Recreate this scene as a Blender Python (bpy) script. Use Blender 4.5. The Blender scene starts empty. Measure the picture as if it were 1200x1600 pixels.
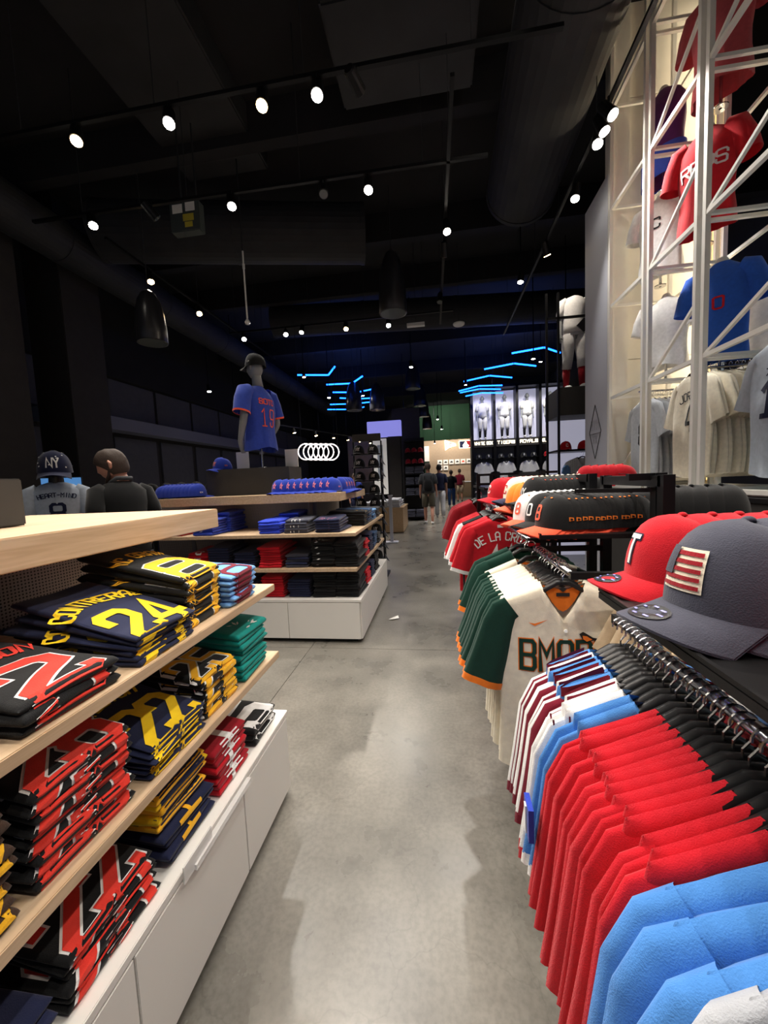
import bpy, bmesh, math, random
from mathutils import Matrix, Vector
random.seed(7)
PI = math.pi
C = bpy.context.scene.collection
SC = bpy.context.scene

# ------------------------------------------------------------------ camera
cam_d = bpy.data.cameras.new('camera'); cam = bpy.data.objects.new('camera', cam_d); C.objects.link(cam)
cam_d.sensor_fit = 'HORIZONTAL'; cam_d.sensor_width = 36; cam_d.lens = 18.0; cam_d.clip_start = 0.02; cam_d.clip_end = 200
cam.matrix_world = (Matrix.Translation((0, 0, 1.35)) @ Matrix.Rotation(math.radians(8.1), 4, 'Z')
                    @ Matrix.Rotation(PI/2 + math.radians(-4.7), 4, 'X') @ Matrix.Rotation(math.radians(-2.5), 4, 'Z'))
SC.camera = cam
# ------------------------------------------------------------------ world, exposure
w = bpy.data.worlds.new('world'); SC.world = w; w.use_nodes = True
w.node_tree.nodes['Background'].inputs[0].default_value = (0.75, 0.82, 1.0, 1)
w.node_tree.nodes['Background'].inputs[1].default_value = 0.14
SC.view_settings.view_transform = 'Standard'; SC.view_settings.look = 'None'
SC.view_settings.exposure = 0.0; SC.view_settings.gamma = 1.0; SC.view_settings.use_curve_mapping = False
SPOT_W = 105.0        # power of one track spotlight
WARM = (1.0, 0.88, 0.74); NEUT = (1.0, 0.95, 0.88)

# ------------------------------------------------------------------ materials
def lin(c):
    return tuple(((v/255)/12.92 if v/255 <= 0.04045 else ((v/255+0.055)/1.055)**2.4) for v in c)
MATS = {}
def mat(name, rgb, rough=0.6, metal=0.0, emit=0.0, bump=0.0, bscale=300, vary=0.0, vscale=8, sheen=0.0, spec=0.5, alpha=1.0, trans=0.0):
    if name in MATS: return MATS[name]
    m = bpy.data.materials.new(name); m.use_nodes = True; nt = m.node_tree; b = nt.nodes['Principled BSDF']
    c = (*lin(rgb), 1)
    b.inputs['Base Color'].default_value = c; b.inputs['Roughness'].default_value = rough
    b.inputs['Metallic'].default_value = metal; b.inputs['Specular IOR Level'].default_value = spec
    if sheen: b.inputs['Sheen Weight'].default_value = sheen
    if trans: b.inputs['Transmission Weight'].default_value = trans
    if alpha < 1: b.inputs['Alpha'].default_value = alpha
    if emit:
        b.inputs['Emission Color'].default_value = c; b.inputs['Emission Strength'].default_value = emit
    tc = nt.nodes.new('ShaderNodeTexCoord')
    if bump:
        n = nt.nodes.new('ShaderNodeTexNoise'); n.inputs['Scale'].default_value = bscale; n.inputs['Detail'].default_value = 3
        bp = nt.nodes.new('ShaderNodeBump'); bp.inputs['Strength'].default_value = bump; bp.inputs['Distance'].default_value = 0.002
        nt.links.new(tc.outputs['Object'], n.inputs['Vector']); nt.links.new(n.outputs['Fac'], bp.inputs['Height'])
        nt.links.new(bp.outputs['Normal'], b.inputs['Normal'])
    if vary:
        n = nt.nodes.new('ShaderNodeTexNoise'); n.inputs['Scale'].default_value = vscale; n.inputs['Detail'].default_value = 5
        r = nt.nodes.new('ShaderNodeValToRGB')
        r.color_ramp.elements[0].position = 0.3; r.color_ramp.elements[1].position = 0.7
        r.color_ramp.elements[0].color = tuple(v*(1-vary) for v in c[:3]) + (1,)
        r.color_ramp.elements[1].color = tuple(min(1, v*(1+vary)) for v in c[:3]) + (1,)
        nt.links.new(tc.outputs['Object'], n.inputs['Vector']); nt.links.new(n.outputs['Fac'], r.inputs['Fac'])
        nt.links.new(r.outputs['Color'], b.inputs['Base Color'])
    MATS[name] = m; return m
def fabric(name, rgb): return mat(name, rgb, 0.9, bump=0.5, bscale=500, sheen=0.15, spec=0.2, vary=0.08, vscale=40)
F = {k: fabric('fabric_'+k, v) for k, v in dict(
    black=(21, 22, 24), charcoal=(62, 64, 68), navy=(30, 36, 66), royal=(38, 62, 170), blue=(40, 90, 190), red=(192, 20, 36), darkred=(150, 22, 36),
    lightblue=(118, 172, 232), skyblue=(72, 132, 204), cream=(240, 232, 212), white=(232, 232, 232), teal=(12, 140, 132), gold=(246, 186, 40),
    yellow=(252, 208, 30), orange=(250, 130, 40), coral=(252, 96, 66), scarlet=(226, 60, 48), green=(14, 54, 44), maroon=(120, 22, 44), grey=(172, 176, 184),
    brown=(70, 52, 42), purple=(86, 32, 96), pink=(238, 140, 170), tan=(176, 156, 128), slate=(70, 72, 86), bluegrey=(176, 188, 204),
    khaki=(92, 88, 76), palegrey=(202, 202, 204), denim=(58, 86, 126), rose=(196, 84, 92), brightroyal=(44, 70, 205), jersblue=(52, 76, 176)).items()}
M = dict(
    black_metal=mat('black_metal', (26, 26, 28), 0.42, 0.6, bump=0.1), black_plastic=mat('black_plastic', (22, 22, 24), 0.38),
    white_paint=mat('white_paint', (226, 224, 220), 0.42, bump=0.05), white_metal=mat('white_metal', (236, 234, 228), 0.4),
    chrome=mat('chrome', (200, 200, 204), 0.22, 1.0), dark_box=mat('dark_laminate', (52, 50, 48), 0.7, vary=0.1),
    duct=mat('duct_paint', (34, 35, 38), 0.75, vary=0.25, vscale=3), ceiling=mat('ceiling_paint', (24, 24, 27), 0.9, vary=0.3, vscale=1.5),
    darkwall=mat('dark_wall', (44, 44, 48), 0.8, vary=0.1), panel=mat('wall_panel_grey', (78, 78, 84), 0.75, vary=0.08),
    band=mat('wall_band', (112, 114, 132), 0.7), column=mat('column_paint', (40, 37, 36), 0.8, vary=0.15),
    whitewall=mat('white_wall', (224, 220, 212), 0.55, vary=0.03), bluegreywall=mat('pale_blue_wall', (196, 198, 210), 0.6),
    mannequin=mat('mannequin_grey', (136, 140, 142), 0.35), mannequin_white=mat('mannequin_white', (214, 214, 212), 0.4),
    skin=mat('skin', (205, 150, 128), 0.55), skin2=mat('skin_tan', (176, 122, 98), 0.55), hair=mat('hair_brown', (62, 48, 40), 0.7, bump=0.8, bscale=120), hair2=mat('hair_dark', (34, 28, 26), 0.7, bump=0.8, bscale=120),
    lamp=mat('lamp_glow', (255, 246, 230), 0.5, emit=60), lampwarm=mat('lamp_glow_warm', (255, 214, 150), 0.5, emit=45),
    neon=mat('blue_neon', (20, 90, 255), 0.5, emit=9), led=mat('warm_led', (255, 206, 120), 0.5, emit=6), ring=mat('white_neon', (255, 240, 236), 0.5, emit=5),
    letters=mat('lit_letters', (255, 240, 205), 0.5, emit=3), backlit=mat('backlit_panel', (226, 226, 250), 0.6, emit=0.35), lavender=mat('lavender_screen', (140, 140, 226), 0.5, emit=0.8),
    window=mat('window_daylight', (150, 196, 216), 0.3, emit=0.8), greenwall=mat('green_wall', (22, 62, 34), 0.8, vary=0.15, vscale=1), beige=mat('beige_wall', (172, 152, 130), 0.7, vary=0.06),
    screen=mat('blue_screen', (90, 150, 215), 0.4, emit=0.6), stone=mat('grey_plinth', (120, 124, 134), 0.6), clear=mat('acrylic', (235, 235, 235), 0.15, alpha=0.55),
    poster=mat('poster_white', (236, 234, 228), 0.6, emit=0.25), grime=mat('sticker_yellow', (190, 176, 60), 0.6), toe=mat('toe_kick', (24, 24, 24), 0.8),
    paper=mat('paper', (235, 233, 228), 0.7), lens_off=mat('lamp_glass_off', (90, 96, 92), 0.25))
def wood(name, rgb):
    m = mat(name, rgb, 0.45); nt = m.node_tree; b = nt.nodes['Principled BSDF']; tc = nt.nodes.new('ShaderNodeTexCoord')
    mp = nt.nodes.new('ShaderNodeMapping'); mp.inputs['Scale'].default_value = (18, 1.6, 30)
    n = nt.nodes.new('ShaderNodeTexNoise'); n.inputs['Scale'].default_value = 3; n.inputs['Detail'].default_value = 6; n.inputs['Distortion'].default_value = 0.4
    r = nt.nodes.new('ShaderNodeValToRGB'); c = lin(rgb)
    r.color_ramp.elements[0].position = 0.35; r.color_ramp.elements[1].position = 0.65
    r.color_ramp.elements[0].color = (c[0]*0.86, c[1]*0.82, c[2]*0.76, 1); r.color_ramp.elements[1].color = (min(1, c[0]*1.05), c[1]*1.05, c[2]*1.05, 1)
    nt.links.new(tc.outputs['Object'], mp.inputs['Vector']); nt.links.new(mp.outputs['Vector'], n.inputs['Vector'])
    nt.links.new(n.outputs['Fac'], r.inputs['Fac']); nt.links.new(r.outputs['Color'], b.inputs['Base Color']); return m
M['wood'] = wood('maple_wood', (208, 182, 152)); M['wood2'] = wood('maple_wood_dull', (196, 166, 130))
def concrete():
    m = mat('polished_concrete', (138, 134, 126), 0.3); nt = m.node_tree; b = nt.nodes['Principled BSDF']; L = nt.links
    geo = nt.nodes.new('ShaderNodeNewGeometry')
    n1 = nt.nodes.new('ShaderNodeTexNoise'); n1.inputs['Scale'].default_value = 1.7; n1.inputs['Detail'].default_value = 7; n1.inputs['Roughness'].default_value = 0.62
    n2 = nt.nodes.new('ShaderNodeTexNoise'); n2.inputs['Scale'].default_value = 60; n2.inputs['Detail'].default_value = 4
    v = nt.nodes.new('ShaderNodeTexVoronoi'); v.feature = 'DISTANCE_TO_EDGE'; v.inputs['Scale'].default_value = 1.6
    nd = nt.nodes.new('ShaderNodeTexNoise'); nd.inputs['Scale'].default_value = 4; nd.inputs['Detail'].default_value = 5
    vm = nt.nodes.new('ShaderNodeVectorMath'); vm.operation = 'MULTIPLY_ADD'; vm.inputs[1].default_value = (0.5, 0.5, 0.5)
    L.new(geo.outputs['Position'], nd.inputs['Vector']); L.new(nd.outputs['Color'], vm.inputs[0]); L.new(geo.outputs['Position'], vm.inputs[2])
    L.new(vm.outputs[0], v.inputs['Vector'])
    for n in (n1, n2): L.new(geo.outputs['Position'], n.inputs['Vector'])
    r = nt.nodes.new('ShaderNodeValToRGB'); e = r.color_ramp.elements
    e[0].position = 0.3; e[1].position = 0.72; e[0].color = (*lin((94, 92, 87)), 1); e[1].color = (*lin((138, 134, 126)), 1)
    L.new(n1.outputs['Fac'], r.inputs['Fac'])
    mx = nt.nodes.new('ShaderNodeMix'); mx.data_type = 'RGBA'; mx.blend_type = 'MULTIPLY'
    r2 = nt.nodes.new('ShaderNodeValToRGB'); r2.color_ramp.elements[0].position = 0.35; r2.color_ramp.elements[0].color = (0.82, 0.82, 0.82, 1); r2.color_ramp.elements[1].position = 0.6
    L.new(n2.outputs['Fac'], r2.inputs['Fac']); mx.inputs['Factor'].default_value = 1; L.new(r.outputs['Color'], mx.inputs['A']); L.new(r2.outputs['Color'], mx.inputs['B'])
    rc = nt.nodes.new('ShaderNodeValToRGB'); rc.color_ramp.elements[0].position = 0.0; rc.color_ramp.elements[0].color = (0.62, 0.62, 0.62, 1); rc.color_ramp.elements[1].position = 0.008
    L.new(v.outputs['Distance'], rc.inputs['Fac'])
    mk = nt.nodes.new('ShaderNodeMix'); mk.data_type = 'RGBA'; mk.blend_type = 'MULTIPLY'; mk.inputs['Factor'].default_value = 0.4
    L.new(mx.outputs['Result'], mk.inputs['A']); L.new(rc.outputs['Color'], mk.inputs['B']); L.new(mk.outputs['Result'], b.inputs['Base Color'])
    mr = nt.nodes.new('ShaderNodeMapRange'); mr.inputs['To Min'].default_value = 0.2; mr.inputs['To Max'].default_value = 0.38
    L.new(n1.outputs['Fac'], mr.inputs['Value']); L.new(mr.outputs['Result'], b.inputs['Roughness'])
    return m
M['concrete'] = concrete()
def perforated():
    m = mat('perforated_metal', (120, 116, 112), 0.45, 0.3); nt = m.node_tree; b = nt.nodes['Principled BSDF']; L = nt.links
    geo = nt.nodes.new('ShaderNodeNewGeometry'); mu = nt.nodes.new('ShaderNodeVectorMath'); mu.operation = 'SCALE'; mu.inputs['Scale'].default_value = 90
    fr = nt.nodes.new('ShaderNodeVectorMath'); fr.operation = 'FRACTION'; sb = nt.nodes.new('ShaderNodeVectorMath'); sb.operation = 'SUBTRACT'; sb.inputs[1].default_value = (0.5, 0.5, 0.5)
    sp = nt.nodes.new('ShaderNodeSeparateXYZ'); L.new(geo.outputs['Position'], mu.inputs[0]); L.new(mu.outputs[0], fr.inputs[0]); L.new(fr.outputs[0], sb.inputs[0]); L.new(sb.outputs[0], sp.inputs[0])
    # in-plane distance: smaller of |x| and |y| is ignored by taking the along-panel one
    nrm = nt.nodes.new('ShaderNodeVectorMath'); nrm.operation = 'ABSOLUTE'; L.new(geo.outputs['Normal'], nrm.inputs[0])
    sn = nt.nodes.new('ShaderNodeSeparateXYZ'); L.new(nrm.outputs[0], sn.inputs[0])
    mx = nt.nodes.new('ShaderNodeMix'); mx.data_type = 'FLOAT'; L.new(sn.outputs['X'], mx.inputs['Factor']); L.new(sp.outputs['X'], mx.inputs['A']); L.new(sp.outputs['Y'], mx.inputs['B'])
    cb = nt.nodes.new('ShaderNodeCombineXYZ'); L.new(mx.outputs['Result'], cb.inputs[0]); L.new(sp.outputs['Z'], cb.inputs[1])
    ln = nt.nodes.new('ShaderNodeVectorMath'); ln.operation = 'LENGTH'; L.new(cb.outputs[0], ln.inputs[0])
    gt = nt.nodes.new('ShaderNodeMath'); gt.operation = 'GREATER_THAN'; gt.inputs[1].default_value = 0.27; L.new(ln.outputs['Value'], gt.inputs[0])
    mc = nt.nodes.new('ShaderNodeMix'); mc.data_type = 'RGBA'; mc.inputs['A'].default_value = (0.01, 0.01, 0.01, 1); mc.inputs['B'].default_value = (*lin((150, 146, 142)), 1)
    L.new(gt.outputs[0], mc.inputs['Factor']); L.new(mc.outputs['Result'], b.inputs['Base Color']); return m
M['perf'] = perforated()

# ------------------------------------------------------------------ mesh helpers
class MB:
    def __init__(s): s.v = []; s.f = []
    def add(s, vs, fs):
        o = len(s.v); s.v += [tuple(p) for p in vs]; s.f += [tuple(i+o for i in f) for f in fs]; return s
    def box(s, x0, x1, y0, y1, z0, z1):
        return s.add([(x0,y0,z0),(x1,y0,z0),(x1,y1,z0),(x0,y1,z0),(x0,y0,z1),(x1,y0,z1),(x1,y1,z1),(x0,y1,z1)],
                     [(0,3,2,1),(4,5,6,7),(0,1,5,4),(1,2,6,5),(2,3,7,6),(3,0,4,7)])
    def bar(s, a, b, w, h=None):
        a, b = Vector(a), Vector(b); h = h or w; d = (b-a).normalized()
        up = Vector((0,0,1)) if abs(d.z) < 0.95 else Vector((0,1,0))
        r = d.cross(up).normalized(); u = r.cross(d).normalized(); vs = []
        for p in (a, b):
            for sx, sz in ((-1,-1),(1,-1),(1,1),(-1,1)): vs.append(p + r*sx*w/2 + u*sz*h/2)
        return s.add(vs, [(3,2,1,0),(4,5,6,7),(0,1,5,4),(1,2,6,5),(2,3,7,6),(3,0,4,7)])
    def tube(s, pts, r, n=8, cap=True, flat=1.0):
        pts = [Vector(p) for p in pts]; R_ = r if isinstance(r, (list, tuple)) else [r]*len(pts); rings = []; prev = None
        for i, p in enumerate(pts):
            d = (pts[min(i+1, len(pts)-1)] - pts[max(i-1, 0)])
            if d.length < 1e-9: d = Vector((0,0,1))
            d.normalize()
            if prev is None: prev = d.orthogonal().normalized()
            u = (prev - d*prev.dot(d))
            u = u.normalized() if u.length > 1e-6 else d.orthogonal().normalized(); prev = u; v = d.cross(u)
            rings.append([p + u*math.cos(2*PI*k/n)*R_[i] + v*math.sin(2*PI*k/n)*R_[i]*flat for k in range(n)])
        return s.rings(rings, cap)
    def rings(s, rings, cap=True, closed=True):
        n = len(rings[0]); vs = [p for r in rings for p in r]; fs = []
        for i in range(len(rings)-1):
            for k in range(n if closed else n-1):
                a = i*n+k; b = i*n+(k+1) % n; fs.append((a, b, b+n, a+n))
        if cap: fs += [tuple(range(n-1, -1, -1)), tuple((len(rings)-1)*n+k for k in range(n))]
        return s.add(vs, fs)
    def lathe(s, prof, n=24, c=(0,0,0), sx=1, sy=1):
        return s.rings([[(c[0]+r*math.cos(2*PI*k/n)*sx, c[1]+r*math.sin(2*PI*k/n)*sy, c[2]+z) for k in range(n)] for r, z in prof])
    def grid(s, fn, nu, nv):
        vs = [fn(i/nu, j/nv) for j in range(nv+1) for i in range(nu+1)]; W = nu+1
        return s.add(vs, [(j*W+i, j*W+i+1, (j+1)*W+i+1, (j+1)*W+i) for j in range(nv) for i in range(nu)])
    def build(s, name, m, parent=None, loc=None, rz=0, smooth=False, bev=0, weld=False, rot=None):
        me = bpy.data.meshes.new(name); me.from_pydata(s.v, [], s.f); me.validate()
        if bev or weld:
            bm = bmesh.new(); bm.from_mesh(me)
            if weld: bmesh.ops.remove_doubles(bm, verts=bm.verts, dist=1e-5)
            if bev: bmesh.ops.bevel(bm, geom=bm.edges[:], offset=bev, segments=2, affect='EDGES', clamp_overlap=True)
            bm.to_mesh(me); bm.free()
        me.materials.append(M[m] if isinstance(m, str) and m in M else (F[m] if isinstance(m, str) else m))
        if smooth: me.polygons.foreach_set('use_smooth', [True]*len(me.polygons))
        o = bpy.data.objects.new(name, me); C.objects.link(o)
        if parent: o.parent = parent
        if loc: o.location = loc
        if rz: o.rotation_euler.z = rz
        if rot: o.rotation_euler = rot
        return o
def tag(o, label=None, cat=None, group=None, kind=None):
    if label: o['label'] = label
    if cat: o['category'] = cat
    if group: o['group'] = group
    if kind: o['kind'] = kind
    return o
def empty(name, loc=(0,0,0), rz=0, label=None, cat=None, group=None):
    o = bpy.data.objects.new(name, None); o.empty_display_size = 0.05; C.objects.link(o); o.location = loc; o.rotation_euler.z = rz
    return tag(o, label, cat, group)
KIDS = {}
def kids(o):
    return [c for c in C.objects if c.parent == o]
def freeze(o): KIDS[o.name] = [(c, [g for g in kids(c)]) for c in kids(o)]; return o
def dup(o, loc, rot=None, label=None, group=None, scale=None):
    c = o.copy(); C.objects.link(c); c.location = loc
    if rot is not None: c.rotation_euler = rot
    if label: c['label'] = label
    if group: c['group'] = group
    if scale: c.scale = (scale,)*3 if not isinstance(scale, tuple) else scale
    for ch, gs in KIDS[o.name]:
        d = ch.copy(); C.objects.link(d); d.parent = c
        for g in gs:
            e = g.copy(); C.objects.link(e); e.parent = d
    return c
class Proto:
    """first use moves the built thing itself, later uses copy it"""
    def __init__(s, o): s.o = freeze(o); s.used = False
    def place(s, loc, rot=(0,0,0), label=None, group=None, scale=None):
        if not s.used:
            s.used = True; o = s.o; o.location = loc; o.rotation_euler = rot
            if label: o['label'] = label
            if group: o['group'] = group
            if scale: o.scale = (scale,)*3 if not isinstance(scale, tuple) else scale
            return o
        return dup(s.o, loc, rot, label, group, scale)
ORD = ['topmost', 'second', 'third', 'fourth', 'fifth', 'sixth', 'seventh', 'eighth', 'ninth', 'tenth', 'eleventh', 'twelfth', 'thirteenth', 'fourteenth', 'fifteenth', 'sixteenth', 'seventeenth', 'eighteenth']
def nth(i): return 'first' if i == 0 else ORD[i]

# ------------------------------------------------------------------ block lettering (strokes -> strips laid on a surface)
G = {'A': '0,0 0,8 2,10 4,10 6,8 6,0;0,4 6,4', 'B': '0,5 0,10 5,10 6,9 6,6 5,5 0,5 0,0 5,0 6,1 6,4 5,5', 'C': '6,7.5 6,9 5,10 1,10 0,9 0,1 1,0 5,0 6,1 6,2.5',
     'D': '0,0 0,10 4,10 6,8 6,2 4,0 0,0', 'E': '6,10 0,10 0,0 6,0;0,5 4.5,5', 'F': '6,10 0,10 0,0;0,5 4.5,5', 'G': '6,7.5 6,9 5,10 1,10 0,9 0,1 1,0 5,0 6,1 6,5 3.5,5',
     'H': '0,0 0,10;6,0 6,10;0,5 6,5', 'I': '3,0 3,10', 'J': '6,10 6,1 5,0 1,0 0,1 0,2.5', 'K': '0,0 0,10;6,10 0,4.5;2,6 6,0', 'L': '0,10 0,0 6,0',
     'M': '0,0 0,10 3,5 6,10 6,0', 'N': '0,0 0,10 6,0 6,10', 'O': '3,0 1,0 0,1 0,9 1,10 5,10 6,9 6,1 5,0 3,0', 'P': '0,0 0,10 5,10 6,9 6,6 5,5 0,5',
     'Q': '3,0 1,0 0,1 0,9 1,10 5,10 6,9 6,1 5,0 3,0;4,2 6,-1', 'R': '0,0 0,10 5,10 6,9 6,6 5,5 0,5;3,5 6,0', 'S': '6,7.5 6,9 5,10 1,10 0,9 0,6 1,5 5,5 6,4 6,1 5,0 1,0 0,1 0,2.5',
     'T': '0,10 6,10;3,10 3,0', 'U': '0,10 0,1 1,0 5,0 6,1 6,10', 'V': '0,10 3,0 6,10', 'W': '0,10 1,0 3,6 5,0 6,10', 'X': '0,0 6,10;0,10 6,0', 'Y': '0,10 3,5 6,10;3,5 3,0', 'Z': '0,10 6,10 0,0 6,0',
     '-': '1,5 5,5', '0': '3,0 1,0 0,1 0,9 1,10 5,10 6,9 6,1 5,0 3,0', '1': '1,8 3,10 3,0;1,0 5,0', '2': '0,7 0,9 1,10 5,10 6,9 6,6.4 0,1.8 0,0 6,0 6,1.6', '3': '0,8 0,9 1,10 5,10 6,9 6,6 5,5 2,5;5,5 6,4 6,1 5,0 1,0 0,1 0,2',
     '4': '4.6,0 4.6,10 0,3.4 0,2.8 6.4,2.8', '5': '6,10 0,10 0,5.6 5,5.6 6,4.6 6,1 5,0 1,0 0,1 0,2.3', '6': '6,8 6,9 5,10 1,10 0,9 0,1 1,0 5,0 6,1 6,4.5 5,5.5 0,5.5', '7': '0,10 6,10 2.5,0',
     '8': '1,5 0,6 0,9 1,10 5,10 6,9 6,6 5,5 1,5 0,4 0,1 1,0 5,0 6,1 6,4 5,5', '9': '0,2 0,1 1,0 5,0 6,1 6,9 5,10 1,10 0,9 0,5.5 1,4.5 6,4.5',
     '/': '0,0 6,10', '*': '3,10 4,6.4 6.6,6.4 4.4,4 5.4,0.6 3,2.8 0.6,0.6 1.6,4 -0.6,6.4 2,6.4 3,10', '@': '0,3 1.5,0.8 4,1.6 6,6 4,5 2,6 0,3',
     '大': '0,6.5 6,6.5;3,10 3,6 0,0;3,6 6,0', '谷': '1,10 0,8.4;5,10 6,8.4;0,4.4 3,8 6,4.4;1,4 5,4 5,0 1,0 1,4', '翔': '0,9.4 2.6,9.4;0,7 2.6,7;0,4.6 2.8,4.6;1.3,9.4 1.3,3 0,0;3.4,9.6 4.6,9.6 4.6,0;3.4,7 4.6,5.6;5.4,9.6 6.8,9.6 6.8,0;5.4,7 6.6,5.6'}
def strips(mb, text, x0, y0, h, wd, gap, th, fn, step=0.012, off=0.0008, arc=None, ext=0.0):
    """text laid from (x0,y0) in surface coordinates; fn(x,y,off)->point; arc=(cx, radius) bends the line of text"""
    sy = h/10; sx = wd/6; x = x0
    for ch in text:
        if ch == ' ': x += wd*0.6+gap; continue
        for line in G[ch].split(';'):
            P = [Vector((float(a), float(b))) for a, b in (q.split(',') for q in line.split())]
            P = [Vector((p.x*sx, p.y*sy)) for p in P]; n = len(P); closed = (P[0]-P[-1]).length < 1e-6
            L_, R_ = [], []
            for i in range(n):
                a = P[i-1] if i else (P[-2] if closed else None); b = P[i+1] if i < n-1 else (P[1] if closed else None)
                d1 = (P[i]-a).normalized() if a is not None else None; d2 = (b-P[i]).normalized() if b is not None else None
                q = P[i]
                if d1 is None: q = q - d2*(th/2*0.9+ext); d1 = d2
                elif d2 is None: q = q + d1*(th/2*0.9+ext); d2 = d1
                n1 = Vector((-d1.y, d1.x)); n2 = Vector((-d2.y, d2.x)); m_ = (n1+n2)
                m_ = m_.normalized() if m_.length > 0.2 else n1
                k = 1/max(0.5, m_.dot(n1)); L_.append(q + m_*th/2*k); R_.append(q - m_*th/2*k)
            for i in range(n-1):
                k = max(1, int((P[i+1]-P[i]).length/step)); vs = []
                for j in range(k+1):
                    t = j/k
                    for q in (L_[i].lerp(L_[i+1], t), L_[i].lerp(L_[i+1], t).lerp(R_[i].lerp(R_[i+1], t), 0.5), R_[i].lerp(R_[i+1], t)):
                        px, py = x+q.x, y0+q.y
                        if arc:
                            aa = (px-arc[0])/arc[1]; rr = arc[1]+q.y; px = arc[0]+rr*math.sin(aa); py = y0-arc[1]+rr*math.cos(aa)
                        vs.append(fn(px, py, off))
                mb.add(vs, [f for j in range(k) for f in ((3*j, 3*j+1, 3*j+4, 3*j+3), (3*j+1, 3*j+2, 3*j+5, 3*j+4))])
        x += wd+gap
    return mb
def twidth(text, wd, gap): return sum((wd*0.6 if c == ' ' else wd)+gap for c in text)-gap
def lettering(text, cx, y0, h, wd, gap, th, fn, colour, parent, name='number', outline=None, ow=0.006, arc_r=None, step=0.012):
    W_ = twidth(text, wd, gap); x0 = cx-W_/2; arc = (cx, arc_r) if arc_r else None
    if outline:
        mb = MB(); strips(mb, text, x0, y0, h, wd, gap, th+2*ow, fn, step, 0.0009, arc, 0.0); mb.build(name+'_outline', outline, parent)
    mb = MB(); strips(mb, text, x0, y0, h, wd, gap, th, fn, step, 0.0018, arc); return mb.build(name, colour, parent)

# ------------------------------------------------------------------ SETTING
def struct(name, mb, m, parent=None, **k):
    o = mb.build(name, m, parent, **k)
    if not parent: o['kind'] = 'structure'
    return o
fl = struct('floor', MB().box(-8, 6, -3, 31, -0.12, -0.012), 'toe')
for x0, x1 in ((-8, -4.6), (-4.6, -1.08), (-1.08, 2.4), (2.4, 6)):
    for y0, y1 in ((-3, -0.6), (-0.6, 2.95), (2.95, 6.5), (6.5, 10.05), (10.05, 17), (17, 24), (24, 31)):
        MB().box(x0+.002, x1-.002, y0+.002, y1-.002, -0.012, 0).build('concrete_slab', 'concrete', fl)
struct('ceiling', MB().box(-8, 6, -3, 31, 6.1, 6.25), 'ceiling')
struct('wall_left', MB().box(-8.1, -7.9, -3, 31, 0, 6.1), 'darkwall')
struct('wall_right', MB().box(5.6, 5.75, -3, 31, 0, 6.1), 'darkwall')
struct('wall_back', MB().box(-8, 6, 30.5, 30.7, 0, 6.1), 'darkwall')
# left wall storefront: soffit, lit band, grey panels between dark posts
sf = struct('trim_1', MB().box(-7.9, -7.2, -1, 22, 3.95, 6.1), 'ceiling')
struct('trim_2', MB().box(-7.9, -6.95, 6.3, 22, 2.72, 3.0), 'band')
lw = struct('wall_storefront', MB().box(-7.9, -7.35, -1, 22, 0, 2.72), 'column')
for i in range(12):
    y = 3.4+i*1.5
    MB().box(-7.36, -7.3, y+.09, y+1.42, 0.1, 2.62).build('wall_panel', 'panel', lw, bev=.006)
up = struct('wall_upper_storefront', MB().box(-7.9, -7.35, -1, 22, 3.0, 3.95), 'column')
for i in range(12):
    y = 3.4+i*1.5
    MB().box(-7.36, -7.3, y+.05, y+1.46, 3.03, 3.92).build('wall_panel', 'panel', up, bev=.006)
for i, (y0, y1, lb) in enumerate(((4.25, 5.0, 'dark square column at the left edge behind the man and mannequin'), (5.65, 6.4, 'dark square column nearer the middle of the left wall'))):
    c = empty('column', (-6.2, (y0+y1)/2, 0), 0, lb, 'column'); d = (y1-y0)/2
    MB().box(-.33, .33, -d, d, 0.12, 6.1).build('shaft', 'column', c, bev=.01); MB().box(-.36, .36, -d-.03, d+.03, 0, .12).build('base', 'toe', c, bev=.01)
# right white wall beside the jersey truss
ww = struct('wall_white', MB().box(1.93, 3.0, 4.68, 4.82, 0, 6.1), 'whitewall')
for z0, z1 in ((1.2, 2.55), (2.55, 3.9), (3.9, 5.2), (5.2, 6.1)):
    MB().box(2.1, 2.93, 4.664, 4.68, z0+.004, z1-.004).build('panel', 'whitewall', ww, bev=.003)
struct('wall_white_edge', MB().box(1.9, 2.08, 4.6, 4.68, 0, 6.1), 'whitewall', bev=.004)
sw_ = struct('wall_pale_blue', MB().box(1.9, 1.93, 4.68, 5.32, 0, 4.5), 'bluegreywall')
# diamond emblem printed on the pale wall
def side_map(x, y, off): return (1.9-off, 5.0-x, y)
mb = MB(); dpts = [(0, 2.14), (.17, 1.82), (0, 1.5), (-.17, 1.82), (0, 2.14)]
for a, b in zip(dpts[:-1], dpts[1:]): mb.bar((1.898, 5-a[0], a[1]), (1.898, 5-b[0], b[1]), .006, .006)
mb.bar((1.898, 4.85, 1.8), (1.898, 5.15, 1.8), .004)
strips(mb, 'MVN', -.12, 1.84, .12, .05, .035, .008, side_map, .05)
strips(mb, 'WX', -.06, 1.68, .09, .04, .03, .007, side_map, .05)
tag(mb.build('wall_emblem', 'black_plastic'), 'black diamond shaped emblem printed on the pale blue wall edge', 'emblem')
led = empty('led_strip', (2.93, 4.62, 1.2), 0, 'tall warm glowing light strip in the corner behind the white truss', 'light')
MB().box(-.022, .022, -.012, .012, 0, 4.6).build('diffuser', 'led', led); MB().box(-.04, .04, .012, .03, 0, 4.6).build('channel', 'white_metal', led)
ld = bpy.data.lights.new('led_glow', 'AREA'); ld.energy = 34; ld.color = (1, .82, .55); ld.shape = 'RECTANGLE'; ld.size = .05; ld.size_y = 4.4
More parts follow.
